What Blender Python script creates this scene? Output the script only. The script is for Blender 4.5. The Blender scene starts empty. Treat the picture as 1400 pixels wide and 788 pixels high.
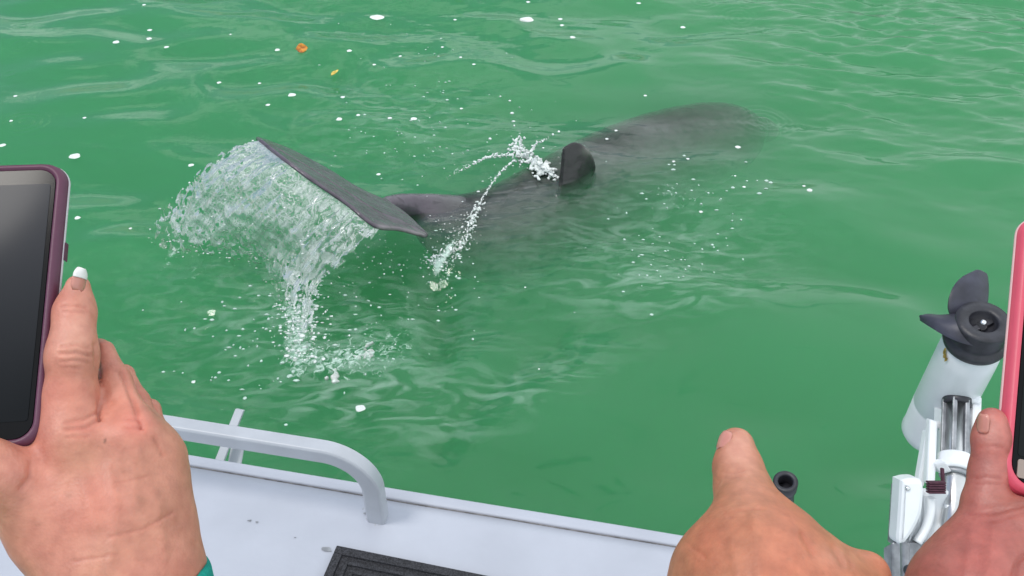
import bpy, bmesh, math, random
import numpy as np
from mathutils import Vector, Matrix
random.seed(7); rng = np.random.default_rng(7)
S = bpy.context.scene
COL = S.collection
R = math.radians

# ------------------------------------------------------------------ camera, world, sun, exposure
CAMZ, PITCH, FOV = 2.2, R(40), R(60)
cam = bpy.data.cameras.new('camera'); camo = bpy.data.objects.new('camera', cam); COL.objects.link(camo)
S.camera = camo
camo.location = (0, 0, CAMZ); camo.rotation_euler = (math.pi / 2 - PITCH, 0, 0)
cam.sensor_width = 36; cam.angle = FOV; cam.clip_start = 0.02; cam.clip_end = 1000

SUN_EL, SUN_AZ = R(64), R(262)          # azimuth clockwise from +Y
world = bpy.data.worlds.new('World'); S.world = world; world.use_nodes = True
wt = world.node_tree; bg = wt.nodes['Background']
sky = wt.nodes.new('ShaderNodeTexSky'); sky.sky_type = 'NISHITA'; sky.sun_disc = False
sky.sun_elevation = SUN_EL; sky.sun_rotation = SUN_AZ; sky.dust_density = 1.0; sky.air_density = 1.0
tc = wt.nodes.new('ShaderNodeTexCoord'); mp = wt.nodes.new('ShaderNodeMapping')
mp.inputs['Scale'].default_value = (1.0, 1.0, 2.0); mp.inputs['Location'].default_value = (1.3, 0.1, 1.1)
cn = wt.nodes.new('ShaderNodeTexNoise'); cn.inputs['Scale'].default_value = 3.4; cn.inputs['Detail'].default_value = 5
cn.inputs['Distortion'].default_value = .6
cr = wt.nodes.new('ShaderNodeValToRGB'); cr.color_ramp.elements[0].position = .45; cr.color_ramp.elements[0].color = (.03, .03, .03, 1)
cr.color_ramp.elements[1].position = .51; cr.color_ramp.elements[1].color = (.92, .92, .92, 1)
mixc = wt.nodes.new('ShaderNodeMix'); mixc.data_type = 'RGBA'
mixc.inputs[7].default_value = (11.0, 11.8, 12.4, 1)
wl = wt.links.new
wl(tc.outputs['Generated'], mp.inputs[0]); wl(mp.outputs[0], cn.inputs['Vector']); 
dp = wt.nodes.new('ShaderNodeVectorMath'); dp.operation = 'DOT_PRODUCT'; dp.inputs[1].default_value = (.30, -.03, .14)  # unseen cloud bank added to one side to shape the water's reflections
sm = wt.nodes.new('ShaderNodeMath'); sm.operation = 'ADD'
wl(tc.outputs['Generated'], dp.inputs[0]); wl(dp.outputs['Value'], sm.inputs[0]); wl(cn.outputs[0], sm.inputs[1]); wl(sm.outputs[0], cr.inputs[0])
wl(cr.outputs[0], mixc.inputs[0]); wl(sky.outputs[0], mixc.inputs[6]); wl(mixc.outputs[2], bg.inputs[0])
bg.inputs[1].default_value = 0.12

sl = bpy.data.lights.new('sun', 'SUN'); sl.energy = 1.5; sl.angle = R(14); sl.color = (1, .965, .91)
so = bpy.data.objects.new('sun', sl); COL.objects.link(so)
sd = Vector((math.sin(SUN_AZ) * math.cos(SUN_EL), math.cos(SUN_AZ) * math.cos(SUN_EL), math.sin(SUN_EL)))
so.rotation_euler = sd.to_track_quat('Z', 'Y').to_euler(); so.location = sd * 20
S.view_settings.view_transform = 'Standard'; S.view_settings.look = 'None'; S.view_settings.gamma = 1
S.view_settings.exposure = -0.12
S.cycles.use_denoising = True; S.cycles.max_bounces = 12; S.cycles.volume_bounces = 8
S.cycles.transparent_max_bounces = 24; S.cycles.caustics_reflective = False; S.cycles.caustics_refractive = False

# ------------------------------------------------------------------ coordinates
F_ = 700 / math.tan(FOV / 2)
CP, SP = math.cos(PITCH), math.sin(PITCH)
FW = np.array((0, CP, -SP)); UP = np.array((0, SP, CP)); RT = np.array((1., 0, 0)); C0 = np.array((0, 0, CAMZ))
def P(px, py, d):
    return C0 + FW * d + RT * ((px - 700) / F_ * d) + UP * ((394 - py) / F_ * d)
def W(px, py, z=0.0):
    v = FW + RT * ((px - 700) / F_) + UP * ((394 - py) / F_)
    return C0 + v * ((z - CAMZ) / v[2])
def proj(p):
    q = p - C0; d = q @ FW
    d = np.where(d < .05, .05, d)
    return 700 + (q @ RT) / d * F_, 394 - (q @ UP) / d * F_

# ------------------------------------------------------------------ noise in numpy
_perm = rng.permutation(512).astype(np.int64)
def _h(ix, iy, iz):
    return _perm[(_perm[(_perm[ix & 511] + iy) & 511] + iz) & 511]
def noise3(x, y, z):
    x, y, z = np.broadcast_arrays(np.asarray(x, float), np.asarray(y, float), np.asarray(z, float))
    ix, iy, iz = np.floor(x).astype(np.int64), np.floor(y).astype(np.int64), np.floor(z).astype(np.int64)
    fx, fy, fz = x - ix, y - iy, z - iz
    u, v, w = (t * t * t * (t * (t * 6 - 15) + 10) for t in (fx, fy, fz))
    def g(dx, dy, dz):
        h = _h(ix + dx, iy + dy, iz + dz) % 12
        a, b, c = fx - dx, fy - dy, fz - dz
        uu = np.where(h < 8, a, b); vv = np.where(h < 4, b, np.where((h == 8) | (h == 9), a, c))
        return np.where(h & 1, -uu, uu) + np.where(h & 2, -vv, vv)
    def L(a, b, t): return a + (b - a) * t
    return L(L(L(g(0, 0, 0), g(1, 0, 0), u), L(g(0, 1, 0), g(1, 1, 0), u), v),
             L(L(g(0, 0, 1), g(1, 0, 1), u), L(g(0, 1, 1), g(1, 1, 1), u), v), w)
def sstep(a, b, x):
    t = np.clip((x - a) / (b - a), 0, 1); return t * t * (3 - 2 * t)
def seg_dist(px, py, pts):
    best = np.full(np.shape(px), 1e9)
    for (x0, y0), (x1, y1) in zip(pts[:-1], pts[1:]):
        dx, dy = x1 - x0, y1 - y0
        t = np.clip(((px - x0) * dx + (py - y0) * dy) / (dx * dx + dy * dy + 1e-9), 0, 1)
        best = np.minimum(best, np.hypot(px - x0 - t * dx, py - y0 - t * dy))
    return best
def spline(pts, n):
    pts = np.array(pts, float); m = len(pts)
    P_ = np.vstack((2 * pts[0] - pts[1], pts, 2 * pts[-1] - pts[-2])); out = []
    for k in range(n):
        t = k / (n - 1) * (m - 1); i = min(int(t), m - 2); f = t - i
        a, b, c, d = P_[i], P_[i + 1], P_[i + 2], P_[i + 3]
        out.append(.5 * ((2 * b) + (-a + c) * f + (2 * a - 5 * b + 4 * c - d) * f * f + (-a + 3 * b - 3 * c + d) * f ** 3))
    return np.array(out)

# ------------------------------------------------------------------ objects
def make_mesh(name, v, f, smooth=True):
    me = bpy.data.meshes.new(name)
    v = np.asarray(v, float)
    if isinstance(f, np.ndarray):
        n, k = f.shape
        me.vertices.add(len(v)); me.vertices.foreach_set('co', v.ravel())
        me.loops.add(n * k); me.loops.foreach_set('vertex_index', f.ravel().astype(np.int32))
        me.polygons.add(n); me.polygons.foreach_set('loop_start', np.arange(0, n * k, k, dtype=np.int32))
        me.update(calc_edges=True); me.validate()
    else:
        me.from_pydata(v.tolist(), [], [list(q) for q in f]); me.update()
    if smooth: me.polygons.foreach_set('use_smooth', [True] * len(me.polygons))
    return me
def link(name, me, mat=None, parent=None):
    o = bpy.data.objects.new(name, me); COL.objects.link(o)
    if mat and me and not len(me.materials): me.materials.append(mat)
    if parent:
        o.parent = parent; o.matrix_parent_inverse = Matrix.Translation(-Vector(parent.location))
    return o
def obj(name, v, f, mat, parent=None, smooth=True):
    return link(name, make_mesh(name, v, f, smooth), mat, parent)
def tag(o, label=None, cat=None, group=None, kind=None):
    if label: o['label'] = label
    if cat: o['category'] = cat
    if group: o['group'] = group
    if kind: o['kind'] = kind
    return o
def root(name, loc, label, cat, group=None):
    o = bpy.data.objects.new(name, None); COL.objects.link(o); o.location = Vector(loc); o.empty_display_size = .05
    return tag(o, label, cat, group)
def frame_of(axis, ref=(0, 0, 1)):
    a = np.array(axis, float); a /= np.linalg.norm(a); r = np.array(ref, float)
    if abs(a @ r) > .95: r = np.array((1., 0, 0))
    x = np.cross(r, a); x /= np.linalg.norm(x); return x, np.cross(a, x), a
def lathe(p0, p1, prof, n=32, ref=(0, 0, 1), caps=True, sq=None):
    """prof: list of (t along p0->p1 in metres, radius)"""
    p0, p1 = np.array(p0, float), np.array(p1, float); X, Y, A = frame_of(p1 - p0, ref)
    v = []; f = []
    for t, r in prof:
        for k in range(n):
            a = 2 * math.pi * (k + .5) / n
            v.append(p0 + A * t + r * (X * math.cos(a) * (sq or 1) + Y * math.sin(a)))
    for i in range(len(prof) - 1):
        for k in range(n): f.append((i * n + k, i * n + (k + 1) % n, (i + 1) * n + (k + 1) % n, (i + 1) * n + k))
    if caps: f.append(tuple(range(n))[::-1]); f.append(tuple(range((len(prof) - 1) * n, len(prof) * n)))
    return v, f
def sweep(pts, prof2, ups=None, caps=True):
    """sweep the closed 2D profile prof2 [(a,b)] along pts; a across, b along 'up'"""
    pts = np.array(pts, float); v = []; f = []; n = len(prof2); m = len(pts)
    for i in range(m):
        t = pts[min(i + 1, m - 1)] - pts[max(i - 1, 0)]; t /= np.linalg.norm(t)
        u = np.array(ups[i] if isinstance(ups, list) else (ups if ups is not None else (0, 0, 1)), float)
        x = np.cross(t, u); x /= np.linalg.norm(x); y = np.cross(x, t)
        for a, b in prof2: v.append(pts[i] + x * a + y * b)
    for i in range(m - 1):
        for k in range(n): f.append((i * n + k, i * n + (k + 1) % n, (i + 1) * n + (k + 1) % n, (i + 1) * n + k))
    if caps: f.append(tuple(range(n))[::-1]); f.append(tuple(range((m - 1) * n, m * n)))
    return v, f
def rrect(w, h, r, n=4):
    out = []
    for cx, cy, a0 in ((w / 2 - r, h / 2 - r, 0), (-w / 2 + r, h / 2 - r, 90), (-w / 2 + r, -h / 2 + r, 180), (w / 2 - r, -h / 2 + r, 270)):
        for k in range(n + 1):
            a = R(a0 + 90 * k / n); out.append((cx + r * math.cos(a), cy + r * math.sin(a)))
    return out
def slab(outline, origin, X, Y, N, t0, t1, bev=.0):
    """outline in (X,Y) plane, extruded along N from t0 to t1, with a rounded rim"""
    o = np.array(origin, float); pts = np.array(outline, float); c = pts.mean(0); n = len(pts); v = []; f = []
    rad = np.linalg.norm(pts - c, axis=1).max()
    rings = [(t0, bev), (t0 + bev * .3, bev * .3), (t0 + bev, 0), (t1 - bev, 0), (t1 - bev * .3, bev * .3), (t1, bev)] if bev else [(t0, 0), (t1, 0)]
    for t, ins in rings:
        q = inset(pts, ins) if ins else pts
        for a, b in q: v.append(o + X * a + Y * b + N * t)
    for i in range(len(rings) - 1):
        for k in range(n): f.append((i * n + k, i * n + (k + 1) % n, (i + 1) * n + (k + 1) % n, (i + 1) * n + k))
    f.append(tuple(range(n))[::-1]); f.append(tuple(range((len(rings) - 1) * n, len(rings) * n)))
    return v, f
def inset(pts, d):
    n = len(pts); out = []
    area = sum(pts[i][0] * pts[(i + 1) % n][1] - pts[(i + 1) % n][0] * pts[i][1] for i in range(n)); s = 1 if area > 0 else -1
    for i in range(n):
        a, b, c = pts[i - 1], pts[i], pts[(i + 1) % n]
        t = (c - a); t = t / (np.linalg.norm(t) + 1e-9); out.append(b + np.array((-t[1], t[0])) * s * d)
    return out
def merge(*parts):
    v = []; f = []
    for pv, pf in parts:
        o = len(v); v += list(pv); f += [tuple(i + o for i in q) for q in pf]
    return v, f
def box(c, X, Y, Z, sx, sy, sz, bev=.002):
    X, Y, Z = (np.array(a, float) / np.linalg.norm(a) for a in (X, Y, Z))
    bv = min(bev, min(sx, sy, sz) * .45)
    return slab(rrect(sx, sy, bv, 2), c, X, Y, Z, -sz / 2, sz / 2, bv * .6)

# ------------------------------------------------------------------ implicit surfaces
def surface_nets(Fv, org, h):
    nx, ny, nz = Fv.shape; s = Fv < 0
    cnt = np.zeros((nx - 1, ny - 1, nz - 1), np.float32); acc = np.zeros((nx - 1, ny - 1, nz - 1, 3), np.float32)
    for ax in range(3):
        for o1 in (0, 1):
            for o2 in (0, 1):
                off0 = [0, 0, 0]; others = [a for a in range(3) if a != ax]
                off0[others[0]] = o1; off0[others[1]] = o2; off1 = list(off0); off1[ax] = 1
                sl0 = tuple(slice(off0[a], off0[a] + Fv.shape[a] - 1) for a in range(3))
                sl1 = tuple(slice(off1[a], off1[a] + Fv.shape[a] - 1) for a in range(3))
                a, b = Fv[sl0], Fv[sl1]; cr_ = s[sl0] != s[sl1]
                idx = np.nonzero(cr_)
                t = a[idx] / (a[idx] - b[idx]); cnt[idx] += 1
                for k in range(3):
                    acc[idx + (k,)] += off0[k] + (t if k == ax else 0)
    act = cnt > 0; ids = -np.ones(act.shape, np.int64); ids[act] = np.arange(act.sum())
    ijk = np.argwhere(act); v = (ijk + acc[act] / cnt[act][:, None]) * h + np.array(org)
    faces = []
    for ax in range(3):
        o = [a for a in range(3) if a != ax]; b, c = o
        sl0 = [slice(None)] * 3; sl1 = [slice(None)] * 3
        sl0[ax] = slice(0, -1); sl1[ax] = slice(1, None)
        for a in (b, c): sl0[a] = slice(1, -1); sl1[a] = slice(1, -1)
        A, B = s[tuple(sl0)], s[tuple(sl1)]
        idx = np.argwhere(A != B)
        if not len(idx): continue
        flip = A[tuple(idx.T)]
        base = idx.copy(); base[:, b] += 1; base[:, c] += 1
        def at(db, dc):
            q = base.copy(); q[:, b] -= db; q[:, c] -= dc; return ids[tuple(q.T)]
        q = np.stack((at(1, 1), at(0, 1), at(0, 0), at(1, 0)), 1)
        if ax == 1: flip = ~flip
        q = np.where(flip[:, None], q, q[:, ::-1]); faces.append(q)
    return v, np.vstack(faces)
def sdf_mesh(caps, h, k, extra=None, pad=.0):
    """caps: list of (a, b, ra, rb[, k]) tapered capsules, smoothly joined"""
    pts = np.array([c[0] for c in caps] + [c[1] for c in caps]); rm = max(max(c[2], c[3]) for c in caps)
    rr = np.array([c[2] for c in caps] + [c[3] for c in caps])[:, None]
    lo = (pts - rr).min(0) - 4 * h - pad; hi = (pts + rr).max(0) + 4 * h + pad
    n = np.ceil((hi - lo) / h).astype(int) + 1
    Fv = np.full(n, 1.0, np.float32)
    for c in caps:
        a, b, ra, rb = np.array(c[0]), np.array(c[1]), c[2], c[3]; kk = c[4] if len(c) > 4 else k
        m = max(ra, rb) + kk * 1.6 + 2 * h
        i0 = np.maximum(np.floor((np.minimum(a, b) - m - lo) / h).astype(int), 0); i1 = np.minimum(np.ceil((np.maximum(a, b) + m - lo) / h).astype(int) + 1, n)
        ax = [(np.arange(i0[q], i1[q]) * h + lo[q]).astype(np.float32) for q in range(3)]
        X, Y, Z = np.meshgrid(*ax, indexing='ij', sparse=True)
        d = b - a; L2 = d @ d + 1e-12
        t = np.clip(((X - a[0]) * d[0] + (Y - a[1]) * d[1] + (Z - a[2]) * d[2]) / L2, 0, 1)
        D = np.sqrt((X - a[0] - t * d[0]) ** 2 + (Y - a[1] - t * d[1]) ** 2 + (Z - a[2] - t * d[2]) ** 2) - (ra + (rb - ra) * t)
        sl = tuple(slice(i0[q], i1[q]) for q in range(3)); G = Fv[sl]
        hh = np.maximum(kk - np.abs(G - D), 0) / kk
        Fv[sl] = np.minimum(G, D) - hh * hh * kk * .25
    if extra is not None: Fv = extra(Fv, lo, h)
    return surface_nets(Fv, lo, h)
def vnormals(v, f):
    n = np.zeros_like(v); a = v[f[:, 2]] - v[f[:, 0]]; b = v[f[:, 3]] - v[f[:, 1]]; c = np.cross(a, b)
    for k in range(4):
        for q in range(3): n[:, q] += np.bincount(f[:, k], c[:, q], len(v))
    return n / (np.linalg.norm(n, axis=1)[:, None] + 1e-12)
def relax(v, f, it=2, lam=.5):
    for _ in range(it):
        acc = np.zeros_like(v); cnt = np.zeros(len(v))
        for k in range(4):
            a, b = f[:, k], f[:, (k + 1) % 4]
            cnt += np.bincount(a, minlength=len(v)) + np.bincount(b, minlength=len(v))
            for q in range(3): acc[:, q] += np.bincount(a, v[b, q], len(v)) + np.bincount(b, v[a, q], len(v))
        v = v + lam * (acc / cnt[:, None] - v)
    return v
def color_attr(me, name, col):
    a = me.color_attributes.new(name, 'FLOAT_COLOR', 'POINT')
    c = np.ones((len(col), 4)); c[:, :col.shape[1]] = col; a.data.foreach_set('color', c.ravel())
def float_attr(me, name, val):
    a = me.attributes.new(name, 'FLOAT', 'POINT'); a.data.foreach_set('value', np.asarray(val, np.float32))

# ------------------------------------------------------------------ materials
def new_mat(name):
    m = bpy.data.materials.new(name); m.use_nodes = True; return m, m.node_tree
def pbr(name, col, rough=.5, metal=0, var=.08, scale=40, bump=0, bscale=200, coat=0, spec=.5, col2=None, detail=4, sss=0):
    m, t = new_mat(name); p = t.nodes['Principled BSDF']; N = t.nodes.new; L = t.links.new
    n = N('ShaderNodeTexNoise'); n.inputs['Scale'].default_value = scale; n.inputs['Detail'].default_value = detail
    tcn = N('ShaderNodeTexCoord'); L(tcn.outputs['Object'], n.inputs['Vector'])
    r = N('ShaderNodeValToRGB'); e = r.color_ramp.elements
    c2 = col2 or tuple(min(1, c * (1 + var)) for c in col)
    e[0].position = .35; e[1].position = .65
    e[0].color = (*[c * (1 - var) for c in col], 1); e[1].color = (*c2, 1)
    L(n.outputs[0], r.inputs[0]); L(r.outputs[0], p.inputs['Base Color'])
    p.inputs['Roughness'].default_value = rough; p.inputs['Metallic'].default_value = metal
    p.inputs['Coat Weight'].default_value = coat; p.inputs['Specular IOR Level'].default_value = spec
    if bump:
        b = N('ShaderNodeBump'); nb = N('ShaderNodeTexNoise'); nb.inputs['Scale'].default_value = bscale; nb.inputs['Detail'].default_value = 5
        L(tcn.outputs['Object'], nb.inputs['Vector']); L(nb.outputs[0], b.inputs['Height'])
        b.inputs['Strength'].default_value = bump; b.inputs['Distance'].default_value = .002; L(b.outputs[0], p.inputs['Normal'])
    return m
def skin_mat(name, rough=.48):
    m, t = new_mat(name); p = t.nodes['Principled BSDF']; N = t.nodes.new; L = t.links.new
    a = N('ShaderNodeAttribute'); a.attribute_name = 'skin'
    tcn = N('ShaderNodeTexCoord'); n = N('ShaderNodeTexNoise'); n.inputs['Scale'].default_value = 160; n.inputs['Detail'].default_value = 6
    L(tcn.outputs['Object'], n.inputs['Vector'])
    mx = N('ShaderNodeMix'); mx.data_type = 'RGBA'; mx.blend_type = 'OVERLAY'; mx.inputs[0].default_value = .35
    L(a.outputs['Color'], mx.inputs[6]); L(n.outputs[0], mx.inputs[7]); L(mx.outputs[2], p.inputs['Base Color'])
    p.inputs['Roughness'].default_value = rough
    p.inputs['Subsurface Weight'].default_value = .25; p.inputs['Subsurface Radius'].default_value = (1, .35, .2); p.inputs['Subsurface Scale'].default_value = .004
    v = N('ShaderNodeTexVoronoi'); v.inputs['Scale'].default_value = 750; L(tcn.outputs['Object'], v.inputs['Vector'])
    nn = N('ShaderNodeTexNoise'); nn.inputs['Scale'].default_value = 330; nn.inputs['Detail'].default_value = 5; L(tcn.outputs['Object'], nn.inputs['Vector'])
    ad = N('ShaderNodeMath'); L(v.outputs['Distance'], ad.inputs[0]); L(nn.outputs[0], ad.inputs[1])
    b = N('ShaderNodeBump'); b.inputs['Strength'].default_value = .2; b.inputs['Distance'].default_value = .0005
    L(ad.outputs[0], b.inputs['Height']); L(b.outputs[0], p.inputs['Normal'])
    return m
M = {}
M['deck'] = pbr('painted_deck', (.45, .47, .535), .5, var=.05, scale=7, bump=.25, bscale=90)
M['alu'] = pbr('painted_rail', (.45, .47, .51), .38, var=.05, scale=20, bump=.1, bscale=150)
M['seam'] = pbr('seam_dirt', (.16, .15, .15), .8, var=.4, scale=60)
M['hull'] = pbr('hull_paint', (.55, .57, .62), .4, var=.05, scale=6)
M['white'] = pbr('white_plastic', (.84, .86, .88), .32, var=.03, scale=25, coat=.2, bump=.06, bscale=80)
M['black'] = pbr('black_plastic', (.028, .028, .036), .42, var=.3, scale=60, bump=.2, bscale=250)
M['blade'] = pbr('blade_plastic', (.035, .036, .055), .45, var=.35, scale=35, bump=.15, bscale=120)
M['chrome'] = pbr('stainless_tube', (.66, .66, .66), .28, metal=1, var=.15, scale=30)
M['greymetal'] = pbr('weathered_metal', (.32, .33, .35), .45, metal=.6, var=.3, scale=50, bump=.3, bscale=120)
M['maroon'] = pbr('maroon_strap', (.07, .018, .035), .7, var=.3, scale=200)
M['steel'] = pbr('steel_nut', (.75, .75, .75), .2, metal=1, var=.05)
M['rubber'] = pbr('black_rubber', (.014, .014, .018), .8, var=.6, scale=500, bump=1, bscale=900, col2=(.06, .06, .07))
M['purple'] = pbr('purple_case', (.11, .03, .065), .45, var=.08, scale=40, bump=.08, bscale=400)
M['purplerim'] = pbr('silver_case_rim', (.55, .53, .55), .35, var=.03)
M['pink'] = pbr('pink_case', (.66, .085, .135), .42, var=.05, scale=30, bump=.05, bscale=400)
M['pinkrim'] = pbr('pale_pink_rim', (.80, .50, .50), .4, var=.03)
M['bezel'] = pbr('black_glass', (.006, .006, .007), .10, var=.1, spec=.12)
M['beige'] = pbr('bezel_reflection', (.34, .27, .23), .25, var=.08, scale=60)
M['teal'] = pbr('teal_knit', (.0, .30, .24), .85, var=.12, scale=500, bump=.6, bscale=1200)
M['nail'] = pbr('nail', (.58, .24, .19), .22, var=.05, scale=200, coat=.3)
M['nailwhite'] = pbr('white_nail_tip', (.85, .82, .80), .2, var=.02, coat=.3)
M['skin'] = skin_mat('skin')
M['foam'] = pbr('foam', (.80, .84, .82), .55, var=.10, scale=160, bump=.6, bscale=400)
M['crumb'] = pbr('wet_foam', (.50, .66, .58), .4, var=.15, scale=120)
M['orange'] = pbr('orange_leaf', (.62, .15, .02), .45, var=.5, scale=60, col2=(.75, .30, .03))
M['yellow'] = pbr('yellow_leaf', (.62, .42, .05), .45, var=.3, scale=60, col2=(.80, .62, .14))
M['yellowmark'] = pbr('worn_yellow_decal', (.50, .33, .06), .5, var=.5, scale=90)

def dolphin_mat():
    m, t = new_mat('dolphin_skin'); p = t.nodes['Principled BSDF']; N = t.nodes.new; L = t.links.new
    a = N('ShaderNodeAttribute'); a.attribute_name = 'skin'
    tcn = N('ShaderNodeTexCoord'); n = N('ShaderNodeTexNoise'); n.inputs['Scale'].default_value = 18; n.inputs['Detail'].default_value = 8
    L(tcn.outputs['Object'], n.inputs['Vector'])
    mx = N('ShaderNodeMix'); mx.data_type = 'RGBA'; mx.blend_type = 'OVERLAY'; mx.inputs[0].default_value = .5
    L(a.outputs['Color'], mx.inputs[6]); L(n.outputs[0], mx.inputs[7]); L(mx.outputs[2], p.inputs['Base Color'])
    p.inputs['Roughness'].default_value = .17
    n2 = N('ShaderNodeTexNoise'); n2.inputs['Scale'].default_value = 60; n2.inputs['Detail'].default_value = 6; L(tcn.outputs['Object'], n2.inputs['Vector'])
    b = N('ShaderNodeBump'); b.inputs['Strength'].default_value = .25; b.inputs['Distance'].default_value = .004
    L(n2.outputs[0], b.inputs['Height']); L(b.outputs[0], p.inputs['Normal'])
    return m
M['dolphin'] = dolphin_mat()

def water_mat():
    m, t = new_mat('green_water'); t.nodes.clear(); N = t.nodes.new; L = t.links.new
    o = N('ShaderNodeOutputMaterial'); mx = N('ShaderNodeMixShader'); fr = N('ShaderNodeFresnel'); fr.inputs[0].default_value = 1.33
    tr = N('ShaderNodeBsdfTransparent'); g = N('ShaderNodeBsdfGlossy'); g.inputs['Roughness'].default_value = .03
    tcn = N('ShaderNodeTexCoord')
    n1 = N('ShaderNodeTexNoise'); n1.inputs['Scale'].default_value = 16; n1.inputs['Detail'].default_value = 3; n1.inputs['Distortion'].default_value = .8
    L(tcn.outputs['Object'], n1.inputs['Vector'])
    at = N('ShaderNodeAttribute'); at.attribute_name = 'chop'
    b = N('ShaderNodeBump'); b.inputs['Distance'].default_value = .006
    ml = N('ShaderNodeMath'); ml.operation = 'MULTIPLY_ADD'; ml.inputs[1].default_value = .75; ml.inputs[2].default_value = .05
    L(at.outputs['Fac'], ml.inputs[0]); L(ml.outputs[0], b.inputs['Strength']); L(n1.outputs[0], b.inputs['Height'])
    for s in (fr, g): L(b.outputs[0], s.inputs['Normal'])
    L(fr.outputs[0], mx.inputs[0]); L(tr.outputs[0], mx.inputs[1]); L(g.outputs[0], mx.inputs[2])
    # foam film lying on the surface
    fa = N('ShaderNodeAttribute'); fa.attribute_name = 'foam'
    n2 = N('ShaderNodeTexNoise'); n2.inputs['Scale'].default_value = 38; n2.inputs['Detail'].default_value = 7; n2.inputs['Distortion'].default_value = 1.2
    n2.inputs['Roughness'].default_value = .65
    L(tcn.outputs['Object'], n2.inputs['Vector'])
    ad = N('ShaderNodeMath'); ad.operation = 'ADD'; L(n2.outputs[0], ad.inputs[0]); L(fa.outputs['Fac'], ad.inputs[1])
    mr = N('ShaderNodeMapRange'); mr.inputs['From Min'].default_value = .98; mr.inputs['From Max'].default_value = 1.22; mr.inputs['To Max'].default_value = .9
    L(ad.outputs[0], mr.inputs['Value'])
    ws = N('ShaderNodeAttribute'); ws.attribute_name = 'wisp'
    n3 = N('ShaderNodeTexNoise'); n3.inputs['Scale'].default_value = 1; n3.inputs['Detail'].default_value = 6; n3.inputs['Distortion'].default_value = 1.5
    mp3 = N('ShaderNodeMapping'); mp3.inputs['Rotation'].default_value = (0, 0, R(-14)); mp3.inputs['Scale'].default_value = (6, 17, 1); L(tcn.outputs['Object'], mp3.inputs[0]); L(mp3.outputs[0], n3.inputs['Vector'])
    m3 = N('ShaderNodeMapRange'); m3.inputs['From Min'].default_value = .45; m3.inputs['From Max'].default_value = .75; m3.inputs['To Max'].default_value = .34
    L(n3.outputs[0], m3.inputs['Value'])
    mm = N('ShaderNodeMath'); mm.operation = 'MULTIPLY'; L(m3.outputs[0], mm.inputs[0]); L(ws.outputs['Fac'], mm.inputs[1])
    mxm = N('ShaderNodeMath'); mxm.operation = 'MAXIMUM'; L(mr.outputs[0], mxm.inputs[0]); L(mm.outputs[0], mxm.inputs[1])
    df = N('ShaderNodeBsdfDiffuse'); df.inputs[0].default_value = (.62, .78, .70, 1)
    m2 = N('ShaderNodeMixShader'); L(mxm.outputs[0], m2.inputs[0]); L(mx.outputs[0], m2.inputs[1]); L(df.outputs[0], m2.inputs[2])
    L(m2.outputs[0], o.inputs['Surface'])
    v = N('ShaderNodeVolumeScatter'); v.inputs['Color'].default_value = (.27, 1.0, .52, 1); v.inputs['Density'].default_value = 1.6
    ab = N('ShaderNodeVolumeAbsorption'); ab.inputs['Color'].default_value = (.0, .56, .14, 1); ab.inputs['Density'].default_value = 1.1
    s = N('ShaderNodeAddShader'); L(v.outputs[0], s.inputs[0]); L(ab.outputs[0], s.inputs[1]); L(s.outputs[0], o.inputs['Volume'])
    return m
M['water'] = water_mat()

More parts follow.
